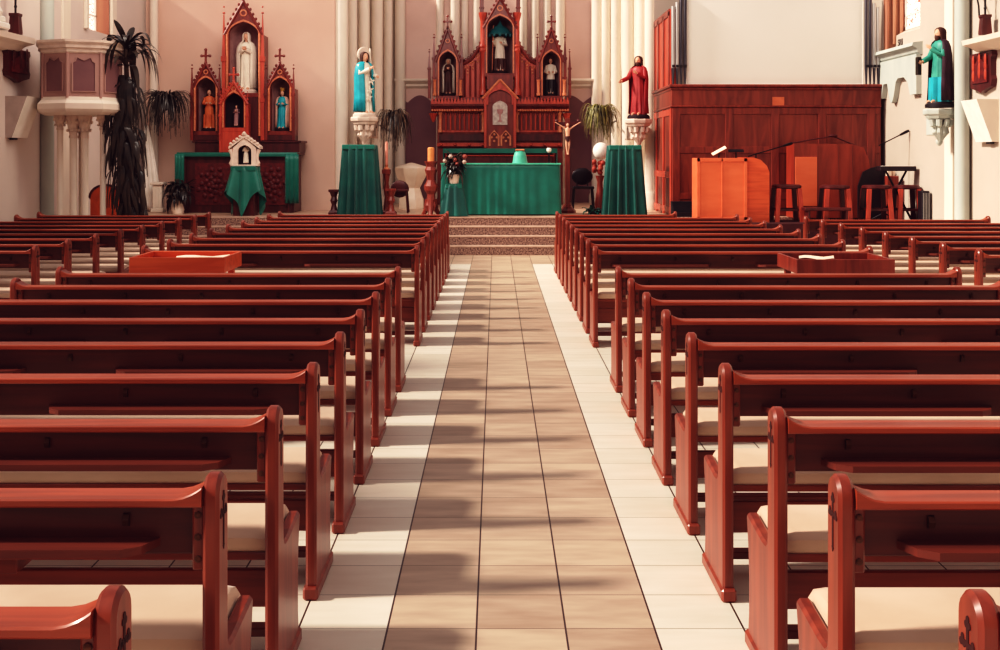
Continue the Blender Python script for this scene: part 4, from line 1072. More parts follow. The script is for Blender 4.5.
# hanging ferns on brackets
def fern(label, px, py, Y, w, ln, m1, m2, wallx, wally, n=210):
    x = PX(px,Y); z = PZ(py,Y)
    t = thing('hanging_fern', label, 'plant', (x,Y,z))
    obj('pot', MB().lathe([(.06,-.2),(.10,-.16),(.13,-.02),(.14,0),(.11,0)], x,Y,14,cz=z), 'stem', t)
    br = MB().tube([(wallx,wally,z-.12),(x+(wallx-x)*.4,Y+(wally-Y)*.4,z-.26),(x,Y,z-.21)], .018, 8)
    obj('wall_bracket', br, 'black_metal', t)
    f = MB(); g = MB()
    for i in range(n):
        a = R.uniform(0,2*PI); d_ = w*R.uniform(.25,1.15)
        q = f if R.random() < .6 else g
        drop = ln*R.uniform(.25,1.05)*(1.15-.35*d_/w)
        b = Vector((x+.06*math.cos(a),Y+.06*math.sin(a),z-.02)); rows = []
        sd = Vector((-math.sin(a),math.cos(a),0)); h_ = Vector((math.cos(a),math.sin(a),0)); bend = R.uniform(-.08,.08)
        wd = R.uniform(.008,.02); rise = R.uniform(.08,.34)
        for k in range(11):
            u = k/10
            c = b+h_*d_*(1-(1-u)**1.9)+sd*bend*u*u+Vector((0,0,rise*math.sin(min(1,u*1.6)*PI/2)-(drop+rise)*max(0,u-.15)**1.5*1.27))
            ww = wd*(1-u*.8)*(.7 if k % 2 else 1.6); rows.append([c-sd*ww, c+Vector((0,0,.006)), c+sd*ww])
        q.loft(rows, closed=False)
    obj('fronds', f, m1, t, 60, False); obj('pale_fronds', g, m2, t, 60, False)
fern('hanging fern with brownish trailing fronds left of the retable', 394, 117, 23.4, .34, .66, 'leaf_brown', 'leaf_dk', PX(380,25.2), 25.2)
fern('hanging olive-green fern right of the retable, above the white globe', 600.5, 112, 23.4, .34, .62, 'leaf_mid', 'leaf_yel', PX(616,25.4), 25.4)
fern('dark hanging fern in the left corner beside the side altar', 166, 99, 22.6, .44, .72, 'leaf_dk', 'leaf_dk', PX(154,23.5), 23.45, 260)

# ------------------------------------------------------------------ left corner: pulpit, tall plant, armchair, pedestal
Yp = 17.5; xp = PX(82,Yp); Rp = .63
def octa(mb, prof, rot=-PI/2): return mb.lathe(prof, xp, Yp, 8, rot=rot)
pz = lambda py: PZ(py, Yp-.5)
t = thing('pulpit', 'octagonal white and mauve pulpit on columns against the left wall', 'pulpit', (xp,Yp,0))
M['mauve'] = mat('pulpit_mauve', (176,140,132), (188,152,142), .7, (2,2,2)); M['mauve_dk'] = mat('pulpit_mauve_panel', (126,90,92), (140,102,102), .7, (2,2,2))
zb, zt = pz(98), pz(52)
obj('pulpit_body', octa(MB(), [(Rp*.96,zb),(Rp*.96,zt)]), 'mauve', t, 0)
obj('rim', octa(MB(), [(Rp*.97,zt-.02),(Rp*1.0,zt),(Rp*1.0,zt+.04),(Rp*1.05,zt+.06),(Rp*1.05,zt+.1),(Rp*1.1,zt+.14),(Rp*1.1,zt+.175),(Rp*.9,zt+.18)]), 'stone', t, 15)
obj('base_slab', octa(MB(), [(Rp*.9,zb-.24),(Rp*1.03,zb-.2),(Rp*1.08,zb-.16),(Rp*1.08,zb-.08),(Rp*1.0,zb-.03),(Rp*.97,zb+.02)]), 'white_pl', t, 15)
for k in range(-2,2):
    a = -PI/2+PI/4*(k+.5); rr = Rp*.96*math.cos(PI/8); w_ = .15
    cx, cy = xp+rr*math.cos(a), Yp+rr*math.sin(a); X = Matrix.Translation((cx,cy,0)) @ Matrix.Rotation(a+PI/2,4,'Z')
    h0, h1 = zb+.1, zt-.08
    ogee = [(-w_,h0),(w_,h0),(w_,h1-.08),(w_*.75,h1-.06),(w_*.6,h1),(w_*.25,h1-.03),(0,h1-.05),(-w_*.25,h1-.03),(-w_*.6,h1),(-w_*.75,h1-.06),(-w_,h1-.08)]
    pn = obj('panel', MB().prism(ogee, 'y', -.008, .004).xf(X), 'mauve_dk', t, 0)
    obj('panel_moulding', MB().band([(u*1.14,zb+.1+(v-h0)*1.02-.01) for u,v in ogee], ogee, -.02, .004, True).xf(X), 'mauve', pn, 0)
    obj('corner_bead', MB().tube([(xp+Rp*.96*math.cos(a-PI/8),Yp+Rp*.96*math.sin(a-PI/8),zb),(xp+Rp*.96*math.cos(a-PI/8),Yp+Rp*.96*math.sin(a-PI/8),zt)], .022, 8), 'mauve', t)
def pcol(x, y, r, hcap):
    zt_ = zb-.24
    s_ = obj('support_column', MB().lathe([(r*1.5,0),(r*1.5,.15),(r*1.1,.22),(r,.25),(r,zt_-hcap)], x,y,14), 'white_pl', t, 40)
    c = MB().lathe([(r*1.15,zt_-hcap),(r*1.2,zt_-hcap+.03),(r*1.0,zt_-hcap+.05),(r*1.5,zt_-hcap*.45),(r*1.9,zt_-.06),(r*2.0,zt_-.05),(r*2.0,zt_)], x,y,14)
    for k in range(8):
        a = 2*PI*k/8
        for hh in (.35,.7): c.ball((x+r*(1.2+hh)*math.cos(a),y+r*(1.2+hh)*math.sin(a),zt_-hcap*(1-hh)), r*.42,1,1,1.2,6,4)
    obj('capital', c, 'stone', s_, 40)
for dx,dy in ((-.085,-.02),(.085,-.02),(0,.12),(0,-.13)):
    if dy == -.13: continue
    pcol(PX(79.5,Yp)+dx, Yp+dy, .055, .34)
pcol(PX(60,17.45), 17.45, .045, .22); pcol(PX(103,17.45), 17.45, .045, .22)

# tall trailing plant
Y = 17.45; x = PX(131,Y)
t = thing('tall_trailing_plant', 'very tall dark plant with long drooping strap leaves beside the pulpit', 'plant', (x,Y,0))
obj('pot', MB().lathe([(.14,0),(.16,.05),(.2,.36),(.21,.4),(.17,.4)], x,Y,18), 'stem', t)
zt = PZ(45,Y); xs = x-.06
obj('trunk', MB().tube([(x,Y,.3),(x+.03,Y,1.2),(x-.05,Y,2.4),(xs-.02,Y,zt)], [.06,.05,.045,.03], 8), 'stem', t)
f = MB()
for i in range(330):                # leaves hanging down along the trunk
    z = .55+(zt-1.0)*R.random()**.9; a = R.uniform(0,2*PI); wob = (z/zt)
    env = .30 if z > 1.5 else .24
    if z < .9: env = .18
    cx = x-.10*wob+.05*math.sin(z*2.2); r_ = env*R.uniform(.15,1)
    L_ = R.uniform(.3,.75); 
    b = Vector((cx+r_*.5*math.cos(a),Y+r_*.28*math.sin(a),z)); hv = Vector((math.cos(a),math.sin(a)*.5,0)); sdv = Vector((-math.sin(a),math.cos(a),0)).lerp(Vector((1,0,0)),.4)
    rows = []; wd = R.uniform(.025,.05)
    for k in range(7):
        u = k/6; c = b+hv*r_*(1-(1-u)**2)*.75+Vector((0,0,.06*math.sin(u*PI)-L_*u**1.5))+sdv*.03*math.sin(u*5+i)
        w_ = wd*math.sin(PI*(.12+.86*u))**.8; rows.append([c-sdv*w_,c+hv*.012,c+sdv*w_])
    f.loft(rows, closed=False)
obj('trailing_leaves', f, 'leaf_dk', t, 60, False)
f = MB()
for i in range(30):
    a = R.uniform(-.4,2*PI); L_ = R.uniform(.5,.9)
    leaf(f, (xs,Y,zt-.08+R.uniform(-.3,.08)), a, L_, R.uniform(.07,.11), R.uniform(.4,1.2), R.uniform(.8,1.6), 9)
for az, L_, rs, dr in ((.2,.75,.75,1.25),(2.9,.65,.85,1.2),(.1,.6,.2,.9),(3.2,.5,.5,1.2),(1.5,.3,1.4,.5),(4.4,.35,1.3,.4),(.0,.8,.35,1.1)):
    leaf(f, (xs,Y,zt), az, L_*1.1, .11, rs, dr, 9)
obj('crown_leaves', f, 'leaf_dk', t, 60, False)

# orange armchair left
Y = 18.9; x = PX(103,Y); 
t = thing('armchair', 'round-backed orange armchair under the pulpit by the left wall', 'chair', (x,Y,0))
bk = []
for i in range(13): a = PI*i/12; bk.append((x+.24*math.cos(a), .95+.22*math.sin(a)))
zt = PZ(186,Y); bk = [(u, v-.95-.22+zt) for u,v in bk]+[(x-.24,.4),(x+.24,.4)]
obj('backrest', MB().prism(bk, 'y', Y+.1, Y+.18), 'orange_chair', t, 30)
obj('back_frame', MB().band([(x+(u-x)*1.12, v+.03 if v > .5 else v) for u,v in bk[:13]], bk[:13], Y+.09, Y+.19), 'dark_wood', t, 30)
obj('seat', MB().box(x-.27,x+.27,Y-.4,Y+.12,.38,.5,.04), 'orange_chair', t)
for sx in (-1,1):
    for yy in (Y-.36,Y+.12): obj('leg', MB().box(x+sx*.24-.025,x+sx*.24+.025,yy-.025,yy+.025,0,.4,.005), 'dark_wood', t)
    obj('armrest', MB().box(x+sx*.28-.03,x+sx*.28+.03,Y-.38,Y+.12,.62,.66,.012).box(x+sx*.28-.02,x+sx*.28+.02,Y-.36,Y-.32,.4,.62,.004), 'dark_wood', t)

# white pedestal and cloth in left corner
Y = 22.7; x = PX(158.5,Y)
t = thing('white_pedestal', 'white square fluted pedestal in the left corner beside the tall plant', 'pedestal', (x,Y,ZC))
hp = PZ(182,Y)
obj('shaft', MB().box(x-.09,x+.09,Y-.09,Y+.09,ZC,hp-.06,.01).box(x-.03,x+.03,Y-.1,Y-.09,ZC+.1,hp-.12,.003), 'white_pl', t)
obj('top', MB().box(x-.13,x+.13,Y-.13,Y+.13,hp-.06,hp,.012), 'white_pl', t)
obj('foot', MB().box(x-.12,x+.12,Y-.12,Y+.12,ZC,ZC+.08,.01), 'white_pl', t)
Y = 22.95; rows = []
xa_, xb_ = PX(143,Y), PX(157,Y)
rows = []
for i in range(13):
    u = i/12; z = PZ(125,Y)+(ZC+.02-PZ(125,Y))*u
    wl = .04+.2*u**.8
    rows.append([(xa_+.03+wl*(j/14)*1.6-.01*u, Y-.02*math.sin(j*1.5)*u, z) for j in range(15)])
o = obj('white_cloth', MB().loft(rows, closed=False), 'white', None, 60); tag(o, 'white cloth hanging in the left corner between plant and pedestal', 'cloth')
o.modifiers.new('thickness','SOLIDIFY').thickness = .01

# left wall: carved plaque, wedge speaker, ledge statue base, candle pot
def wall_plaque(label, side, y0, y1, z0, z1):
    xw = XL if side < 0 else XR; d_ = .1*(-side)
    t = thing('carved_wall_plaque', label, 'plaque', (xw,(y0+y1)/2,z0), 'dark carved plaques on the side walls')
    yc = (y0+y1)/2
    a0, a1 = (xw, xw+.08) if side < 0 else (xw-.08, xw)
    fr = MB(); w_ = (y1-y0)/2; h_ = z1-z0
    out = [(y0,z0+.08),(yc-.1,z0+.03),(yc,z0),(yc+.1,z0+.03),(y1,z0+.08),(y1+.03,z0+h_*.3),(y1,z0+h_*.4),(y1,z1-.1),(y1+.04,z1-.06),(y1+.02,z1),(y0-.02,z1),(y0-.04,z1-.06),(y0,z1-.1),(y0,z0+h_*.4),(y0-.03,z0+h_*.3)]
    fr.prism(out, 'x', a0, a1); obj('frame', fr, 'dark_wood', t, 20)
    b0, b1 = (xw+.08, xw+.1) if side < 0 else (xw-.1, xw-.08)
    pn = MB().prism([(y0+.08,z0+.14),(y1-.08,z0+.14),(y1-.08,z1-.2),(yc,z1-.08),(y0+.08,z1-.2)], 'x', b0, b1); obj('relief_panel', pn, 'relief', t, 0)
    rl = MB()
    for i in range(9):
        yy = y0+.14+(y1-y0-.28)*((i%3)/2); zz = z0+.2+h_*.18*(i//3)+.03*(i%2)
        rl.ball(((b0 if side > 0 else b1),yy,zz+.06), .04,.4,1,2.2,7,5)
    obj('relief_figures', rl, 'ret_lit' if side > 0 else 'dark_wood', t, 40)
wall_plaque('dark carved wooden plaque on the left wall under the ledge', -1, 16.75, 17.5, PZ(83,17.2), PZ(46,17.2)-.06)
wall_plaque('dark carved wooden plaque with red relief on the right wall under the ledge', 1, 16.5, 17.2, PZ(93,16.9), PZ(53,16.9))
def wedge(label, side, px0, px1, py0, py1, Y):
    xw = XL if side < 0 else XR
    z0, z1 = PZ(py1,Y), PZ(py0,Y); y0, y1 = Y-.28, Y+.28
    s_ = -side
    t = thing('speaker_box', label, 'speaker', (xw,Y,z0))
    vs = [(xw,y0,z0),(xw,y1,z0),(xw+s_*.10,y1,z0),(xw+s_*.10,y0,z0),(xw,y0,z1),(xw,y1,z1),(xw+s_*.32,y1,z1),(xw+s_*.32,y0,z1)]
    vs = [(p[0]-s_*.004,*p[1:]) for p in vs]; obj('cabinet', MB().add(vs, [(0,1,2,3),(7,6,5,4),(0,3,7,4),(1,5,6,2),(0,4,5,1)]), 'plaster_dark' if side < 0 else 'white_pl', t, 0)
    g = MB().add([vs[3],vs[2],vs[6],vs[7]], [(0,1,2,3)]); obj('grille', g, 'white', t, 0)
    obj('cable_plate', MB().box(xw+s_*.02,xw+s_*.08,y0+.1,y0+.25,z0-.03,z0,.005), 'black', t)
wedge('wedge-shaped grey and white speaker box on the left wall below the carved plaque', -1, 8, 33, 97, 138, 17.1)
wedge('wedge-shaped white speaker box on the right wall below the carved plaque', 1, 983, 1000, 100, 142, 16.7)
Y = 16.95; x = XL+.17; 
def cross_pot(label, x, y, z, s=1):
    t = thing('cross_on_pot', label, 'ornament', (x,y,z))
    obj('pot', MB().lathe([(.10*s,0),(.105*s,.03),(.085*s,.25*s),(.1*s,.27*s),(.1*s,.3*s),(.02,.3*s)], x,y,4,rot=PI/4,cz=z), 'dark_wood', t, 20)
    c = MB().box(x-.012,x+.012,y-.012,y+.012,z+.3*s,z+.72*s,.003).box(x-.075,x+.075,y-.012,y+.012,z+.53*s,z+.56*s,.003)
    for u,v in ((-.08,.545),(.08,.545),(0,.74),(0,.4)): c.ball((x+u,y,z+v*s), .024,1,1,1,6,4)
    obj('cross', c, 'black', t)
cross_pot('dark pot with a small black cross on the left wall ledge', XL+.18, 16.75, 3.455)
cross_pot('dark red pot with a small black cross on the right wall ledge', XR-.16, 16.5, 3.42, .95)
t = thing('plaster_base', 'white stepped plaster statue base at the left edge on the ledge', 'ornament', (XL+.17,15.95,3.45))
obj('steps', MB().box(XL+.02,XL+.34,15.75,16.2,3.455,3.55,.02).box(XL+.05,XL+.3,15.8,16.15,3.55,3.64,.02), 'white', t)
obj('drapery', MB().lathe([(.13,.19),(.15,.24),(.11,.33),(.12,.5),(.08,.8)], XL+.17,15.97,12,cz=3.45), 'white', t, 40)
rod = MB().tube([(XR-.03,17.25,4.3),(XR-.12,16.9,4.05),(XR-.16,16.72,3.86),(XR-.16,16.7,3.7)], .012, 6)
tag(obj('wall_rod', rod, 'black_metal', None), 'thin dark curved rod above the cross on the right wall ledge', 'rod')

# ------------------------------------------------------------------ organ
Yo = 21.2; ox0, ox1 = PX(672,Yo), 7.02; oz = lambda py: PZ(py,Yo)
t = thing('organ_case', 'wide panelled red-brown organ case with cornice at the right', 'organ', ((ox0+ox1)/2,22.3,ZC))
obj('case_body', MB().box(ox0,ox1,Yo,23.55,ZC,oz(106),.01), 'org_wood', t)
obj('upper_band', MB().box(ox0-.01,ox1,Yo-.02,23.55,oz(106),oz(87),.008), 'org_wood', t)
obj('cornice', MB().box(ox0-.06,ox1,Yo-.09,23.55,oz(87.5),oz(84.5),.015).box(ox0-.03,ox1,Yo-.05,23.55,oz(90),oz(87.5),.012).box(ox0-.03,ox1,Yo-.045,23.55,oz(107.5),oz(105.5),.012), 'red_wood', t)
st_ = MB()
for px in (676,729,775,822,871): st_.box(PX(px,Yo)-.07,PX(px,Yo)+.07,Yo-.025,Yo,ZC,oz(108),.006)
for py in (111,150,196): st_.box(ox0+.03,ox1-.02,Yo-.02,Yo,oz(py)-.06,oz(py)+.06,.006)
obj('panel_frame', st_, 'red_wood', t)
si = MB()
for yy in (Yo+.12,Yo+1.05,Yo+2.0): si.box(ox0-.02,ox0,yy-.07,yy+.07,ZC,oz(108),.006)
for z in (ZC+.1,oz(175),oz(112)): si.box(ox0-.018,ox0,Yo+.1,23.5,z-.06,z+.06,.006)
obj('side_panel_frame', si, 'ret_lit', t)
obj('brass_plate', MB().box(PX(772,Yo),PX(784,Yo),Yo-.03,Yo-.018,oz(107),oz(97),.004), 'brass', t)
# upper case behind the pipes
up0 = PX(671,Yo)
uc = MB().box(up0,up0+.14,Yo+.12,23.5,oz(84.5),oz(8),.01); us = thing('organ_side_cabinet', 'tall narrow red-orange panelled cabinet side standing on the organ case, left of the pipes', 'cabinet', (up0+.07,22.3,oz(84.5))); obj('cabinet_side', uc, 'ret_lit', us)
us2 = MB()
for yy in (Yo+.2,Yo+.9,Yo+1.6,23.35): us2.box(up0-.018,up0,yy-.06,yy+.06,oz(84),oz(10),.005)
us2.box(up0-.018,up0,Yo+.14,23.4,oz(12)-.05,oz(12)+.08,.005)
obj('side_panel_frame', us2, 'red_wood', us)
def pipe(x, top, dark, lab):
    t = thing('organ_pipe', lab, 'organ pipe', (x,Yo+.03,oz(84.45)), 'front organ pipes')
    r_ = .033
    obj('pipe_body', MB().lathe([(.03,.3),(r_,.34),(r_,top),(r_*.8,top)], x,Yo+.05,12,cz=oz(84.4)), 'pipe_dk' if dark else 'pipe', t, 40)
    obj('pipe_foot', MB().lathe([(.016,0),(.029,.27),(.031,.3)], x,Yo+.05,12,cz=oz(84.4)), 'pipe_dk', t, 40)
    obj('mouth', MB().box(x-.025,x+.025,Yo-.003,Yo+.004,oz(84.5)+.31,oz(84.5)+.36,.002), 'black', t)
for i,(px,tp) in enumerate(((673.5,6),(677.5,2),(681.5,-3),(685.5,-8))):
    pipe(PX(px,Yo), oz(tp)-oz(84.5), i > 1, '%s organ pipe from the left in the group left of the white screen' % ('first','second','third','fourth')[i])
for i,(px,tp) in enumerate(((867,-9),(871,-4),(875,3),(879,7))):
    pipe(PX(px,Yo), oz(tp)-oz(84.5), i < 2, '%s organ pipe from the left in the group right of the white screen' % ('first','second','third','fourth')[i])
t = thing('projection_screen', 'large blank white screen above the organ case between the pipes', 'screen', (PX(776,Yo),Yo+.1,oz(84.5)))
obj('screen_sheet', MB().box(PX(688,Yo),PX(864.6,Yo),Yo+.1,Yo+.14,oz(84.4),oz(-16),.004), 'screen', t)
obj('screen_frame', MB().box(PX(687.3,Yo),PX(688,Yo),Yo+.09,Yo+.15,oz(84.4),oz(-16)).box(PX(864.4,Yo),PX(865,Yo),Yo+.09,Yo+.15,oz(84.4),oz(-16)).box(PX(688,Yo),PX(865,Yo),Yo+.09,Yo+.15,oz(84.4),oz(83.8)), 'white', t)

# light cabinet (keyboard console) at the platform edge
Yk = 19.15; kz = lambda py: PZ(py,Yk); kX = lambda px: PX(px,Yk)
x0, x1 = kX(697), kX(747)
t = thing('music_cabinet', 'bright orange wooden cabinet with two front panels and sloping side, right of the aisle', 'cabinet', ((x0+x1)/2,Yk+.3,ZC))
zt_ = kz(158)
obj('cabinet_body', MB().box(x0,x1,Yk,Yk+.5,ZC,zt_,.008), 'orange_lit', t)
xs1 = kX(770)
sd = MB().add([], [])
rows = []
pl_ = []
prof = [(x1,ZC),(xs1+.0,ZC),(xs1,kz(172)),(xs1-.04,kz(166)),(xs1-.14,kz(160)),(xs1-.26,kz(157.5)),(x1,kz(157.5))]
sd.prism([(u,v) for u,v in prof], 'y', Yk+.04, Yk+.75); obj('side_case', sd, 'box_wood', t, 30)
fr = MB(); xm_ = kX(722)
for a,b in ((x0,x0+.05),(xm_-.012,xm_+.012),(x1-.05,x1)): fr.box(a,b,Yk-.014,Yk,ZC,zt_,.003)
for a,b in ((ZC,ZC+.09),(zt_-.06,zt_)): fr.box(x0,x1,Yk-.014,Yk,a,b,.003)
obj('panel_frame', fr, 'orange_lit', t)
# music stands / sheets on the cabinet
def sheet_stand(label, px, py, tilt):
    Y = Yk+.3; x = PX(px,Y); z = zt_ if px < 747 else kz(157.5)
    t = thing('music_stand', label, 'music stand', (x,Y,z))
    obj('stem', MB().tube([(x,Y,z),(x,Y,z+.1)], .012, 6), 'black_metal', t)
    obj('rest', MB().box(-.13,.13,-.006,.006,-.035,.035,.002).xf(Matrix.Translation((x,Y,z+.12)) @ Matrix.Rotation(tilt,4,'Y') @ Matrix.Rotation(-.9,4,'X')), 'paper' if tilt else 'black_metal', t, 0)
sheet_stand('small tilted music rest with a pale sheet on the orange cabinet top', 719, 154, -.5)
sheet_stand('small dark music rest on the right end of the orange cabinet', 736, 153, 0)
def mic_stand(label, x, y, z0, h, tip):
    t = thing('microphone_stand', label, 'microphone stand', (x,y,z0))
    b = MB()
    for k in range(3):
        a = 2*PI*k/3+.3; b.tube([(x,y,z0+.12),(x+.2*math.cos(a),y+.2*math.sin(a),z0+.012)], .012, 6)
    obj('tripod', b, 'black_metal', t)
    obj('pole', MB().tube([(x,y,z0+.1),(x,y,z0+h)], .012, 8), 'black_metal', t)
    obj('boom', MB().tube([(x-(tip[0]-x)*.3,y,z0+h-(tip[2]-z0-h)*.3),tip], .01, 6), 'black_metal', t)
    d_ = (Vector(tip)-Vector((x,y,z0+h))).normalized()
    obj('microphone', MB().tube([Vector(tip),Vector(tip)+d_*.12,Vector(tip)+d_*.17], [.018,.026,.02], 8), 'black_metal', t)
Y = 20.15; mic_stand('boom microphone stand behind the orange cabinet, pointing to the right', PX(756,Y), Y, ZC, PZ(154,Y)-ZC, P(783,146,Y))
Y = 19.95; mic_stand('boom microphone stand beside the keyboard, reaching up towards the right wall', PX(884,Y), Y, .61, PZ(143,Y)-.61, P(900,135,Y))

# organ console (upright)
Yc = 20.55; cz = lambda py: PZ(py,Yc); cX = lambda px: PX(px,Yc)
t = thing('organ_console', 'upright wooden organ console with rounded right shoulder in front of the organ case', 'organ console', (cX(831),Yc+.2,ZC))
prof = [(cX(794),ZC),(cX(872),ZC),(cX(872),cz(180)),(cX(869),cz(160)),(cX(864),cz(148)),(cX(852),cz(144)),(cX(794),cz(143.5))]
obj('console_case', MB().prism(prof, 'y', Yc, Yc+.55), 'console_wood', t, 30)
obj('lit_streak', MB().box(cX(795),cX(817),Yc-.012,Yc,cz(206),cz(157),.004), 'orange_lit', t)  # brighter orange strip painted in place of a lit streak on the case
obj('panel_seams', MB().box(cX(817),cX(818),Yc-.01,Yc,ZC,cz(146),.002).box(cX(838),cX(838.6),Yc-.006,Yc,ZC,cz(146),.002).box(cX(852),cX(852.8),Yc-.006,Yc,ZC,cz(146),.002), 'red_wood', t)
rs = MB().tube([(cX(796),Yc+.3,cz(143)),(cX(818),Yc+.3,cz(139)),(cX(838),Yc+.3,cz(136)),(cX(860),Yc+.3,cz(145))], .014, 6); rs.ball((cX(838),Yc+.3,cz(135.5)), .06,1.4,1,.5)
obj('lamp_arm', rs, 'dark_wood', t)
obj('dark_cloth', MB().prism([(cX(857),ZC),(cX(884),ZC),(cX(884),cz(165)),(cX(870),cz(168)),(cX(862),cz(172)),(cX(857),cz(186))], 'y', Yc-.06, Yc-.02), 'black', t, 20)

def stool(label, px0, px1, pytop, Y):
    x = (PX(px0,Y)+PX(px1,Y))/2; w_ = (PX(px1,Y)-PX(px0,Y))/2; z1 = PZ(pytop,Y)
    z0 = ZC
    t = thing('wooden_stool', label, 'stool', (x,Y,z0), 'wooden stools with dark seats by the organ')
    obj('seat', MB().lathe([(w_*.85,-.07),(w_,-.05),(w_,-.015),(w_*.85,.0),(.01,.004)], x,Y,20,cz=z1), 'dark_wood', t, 35)
    for sx in (-1,1):
        for sy in (-1,1):
            b = Vector((x+sx*w_*.86,Y+sy*w_*.86,z0)); p = Vector((x+sx*w_*.7,Y+sy*w_*.7,z1-.06))
            d_ = .035
            rows = [[c+Vector((u*d_,v*d_*.8,0)) for u,v in ((-1,-1),(1,-1),(1,1),(-1,1))] for c in (b,p)]
            obj('leg', MB().loft(rows), 'ret_lit' if sy < 0 else 'dark_wood', t, 0)
    obj('ring_rail', MB().box(x-w_*.8,x+w_*.8,Y-w_*.78,Y-w_*.72,z0+.18,z0+.22,.004).box(x-w_*.8,x+w_*.8,Y+w_*.72,Y+w_*.78,z0+.18,z0+.22,.004).box(x-w_*.8,x-w_*.74,Y-w_*.75,Y+w_*.75,z0+.18,z0+.22,.004).box(x+w_*.74,x+w_*.8,Y-w_*.75,Y+w_*.75,z0+.18,z0+.22,.004), 'dark_wood', t)
for lab, a, b, py in (('dark-seated wooden stool just right of the orange cabinet',772,801,184.5),('dark-seated wooden stool in front of the organ console',820,849,185),('dark-seated wooden stool at the right end of the organ console',862,890,185),('dark-seated wooden stool under the keyboard, nearest the right wall',894,919,185)):
    stool(lab, a, b, py, 19.45)
Y = 19.3
x0, x1 = PX(803,19.1), PX(849,19.1)
t = thing('low_bench', 'low dark bench in front of the organ stools', 'bench', ((x0+x1)/2,19.08,ZC))
obj('seat', MB().box(x0,x1,18.96,19.2,PZ(210.5,19.1),PZ(207.5,19.1),.008), 'dark_wood', t)
for xx in (x0+.05,x1-.09): obj('leg', MB().box(xx,xx+.04,18.98,19.18,ZC,PZ(210.5,19.1),.004), 'dark_wood', t)
Y = 19.6
t = thing('keyboard_on_stand', 'black electronic keyboard on a folding stand by the right wall', 'keyboard', (PX(899,Y),Y,ZC))
x0, x1 = PX(878,Y), PX(914,Y); z = PZ(168,Y)
obj('keyboard', MB().box(x0,x1,Y-.12,Y+.12,z-.05,z+.03,.01), 'black', t)
obj('keys', MB().box(x0+.04,x1-.04,Y-.11,Y+.0,z+.03,z+.036,.002), 'white', t)
for s_ in (-1,1):
    obj('stand_leg', MB().tube([((x0+x1)/2-s_*.24,Y+.08*s_,ZC+.01),((x0+x1)/2+s_*.2,Y+.08*s_,z-.05)], .018, 6), 'black_metal', t)
Y = 20.3; x0,x1 = PX(885,Y), PX(897,Y)
t = thing('small_wooden_box', 'small reddish wooden crate with papers below the keyboard', 'box', ((x0+x1)/2,Y,ZC))
obj('crate', MB().box(x0,x1,Y-.1,Y+.1,ZC,PZ(176,Y),.01), 'red_wood', t)
obj('papers', MB().box(x0+.03,x0+.1,Y-.05,Y+.05,PZ(176,Y),PZ(170,Y),.003).box(x0+.12,x0+.17,Y-.03,Y+.05,PZ(176,Y),PZ(171,Y),.003), 'paper', t)
Y = 20.4; x0,x1 = PX(924,Y)-.45, PX(933,Y)-.45
x0, x1 = 6.62, 6.95
t = thing('tower_speaker', 'slim dark speaker tower standing by the right wall beside the stools', 'speaker', (6.78,19.3,ZC))
x0, x1 = PX(924,18.5), PX(934,18.5)
Y = 18.92; x0, x1 = PX(922,Y), PX(930.5,Y); t.location = ((x0+x1)/2,Y+.1,ZC)
obj('cabinet', MB().box(x0,x1-.01,Y,Y+.2,ZC,PZ(191,Y),.012), 'black', t)
gr = MB()
for i in range(5): gr.box(x0+.02+.025*i,x0+.027+.025*i,Y-.006,Y,ZC+.05,PZ(193,Y),.001)
obj('grille', gr, 'pipe', t)
Y = 20.2
x0, x1 = PX(673,Y), PX(695,Y)
t = thing('floor_monitor', 'black wedge floor monitor left of the orange cabinet', 'speaker', ((x0+x1)/2,Y+.15,ZC))
zf = PZ(218.5,Y)
t.location = ((x0+x1)/2,21.0,ZC); Y = 20.93; x0, x1 = PX(673,Y), PX(696,Y)
obj('cabinet', MB().prism([(Y,ZC),(Y+.3,ZC),(Y+.3,ZC+.27),(Y+.18,ZC+.27),(Y,ZC+.08)], 'x', x0, x1), 'black', t, 20)
obj('grille', MB().add([(x0+.02,Y+.005,ZC+.095),(x1-.02,Y+.005,ZC+.095),(x1-.02,Y+.165,ZC+.265),(x0+.02,Y+.165,ZC+.265)], [(0,1,2,3)]), 'black_metal', t, 0)

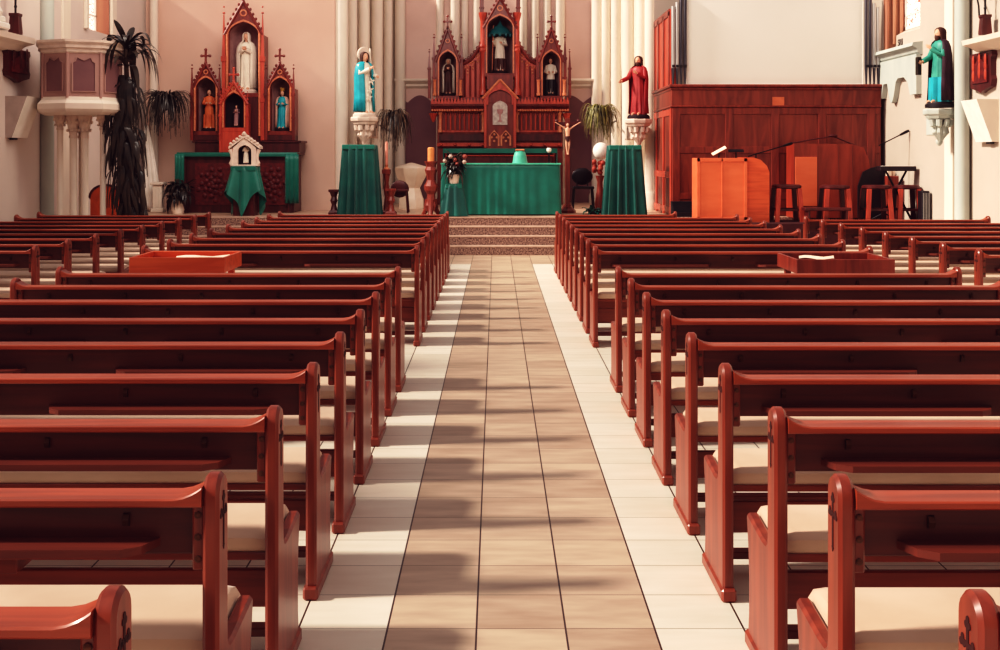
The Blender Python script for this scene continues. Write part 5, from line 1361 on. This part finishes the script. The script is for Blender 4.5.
# ------------------------------------------------------------------ light, camera
wd = bpy.data.worlds.new('World'); scene.world = wd; wd.use_nodes = True
bg = wd.node_tree.nodes['Background']; bg.inputs[0].default_value = (*lin((246,232,228)),1); bg.inputs[1].default_value = .5
def sun(name, dirv, e, ang, col):
    l = bpy.data.lights.new(name,'SUN'); l.energy = e; l.angle = math.radians(ang); l.color = col
    o = bpy.data.objects.new(name, l); COL.objects.link(o)
    o.rotation_euler = Vector(dirv).to_track_quat('-Z','Y').to_euler(); o.location = (-6,0,8); return o
el = math.radians(36.5); az = math.radians(6)
sun('sun', (math.cos(el)*math.cos(az), math.cos(el)*math.sin(az), -math.sin(el)), 4.5, 5.5, (1,.91,.80))

la = bpy.data.lights.new('chancel_fill','AREA'); la.shape = 'RECTANGLE'; la.size = 7; la.size_y = 2.5; la.energy = 420; la.color = (1,.9,.82)  # unseen area lamp added to brighten the altars and statues
lo = bpy.data.objects.new('chancel_fill', la); COL.objects.link(lo); lo.location = (-2.5,15.5,7.0)
lo.rotation_euler = (Vector((0,24.5,2))-Vector(lo.location)).to_track_quat('-Z','Y').to_euler()
cam = bpy.data.cameras.new('camera'); co = bpy.data.objects.new('camera', cam); COL.objects.link(co)
co.location = (0,0,HC); co.rotation_euler = (PI/2,0,0); cam.sensor_width = 36; cam.sensor_fit = 'HORIZONTAL'
cam.lens = 36*K/1000; cam.shift_x = (500-VX)/1000; cam.shift_y = -(325-HY)/1000; cam.clip_end = 200; cam.clip_start = .05
scene.camera = co
scene.view_settings.view_transform = 'Standard'; scene.view_settings.look = 'None'
scene.view_settings.exposure = 0

vs = scene.view_settings
vs.use_curve_mapping = True
cm = vs.curve_mapping
def setc(i, pts):
    c = cm.curves[i]
    while len(c.points) > 2: c.points.remove(c.points[1])
    c.points[0].location = pts[0]; c.points[-1].location = pts[-1]
    for p in pts[1:-1]: c.points.new(*p)
setc(3, [(0,0),(.04,.016),(.12,.082),(.3,.30),(.6,.68),(1,1)])
setc(0, [(0,.009),(1,1)]); setc(1, [(0,.003),(1,.985)]); setc(2, [(0,.008),(1,.96)])
cm.update()
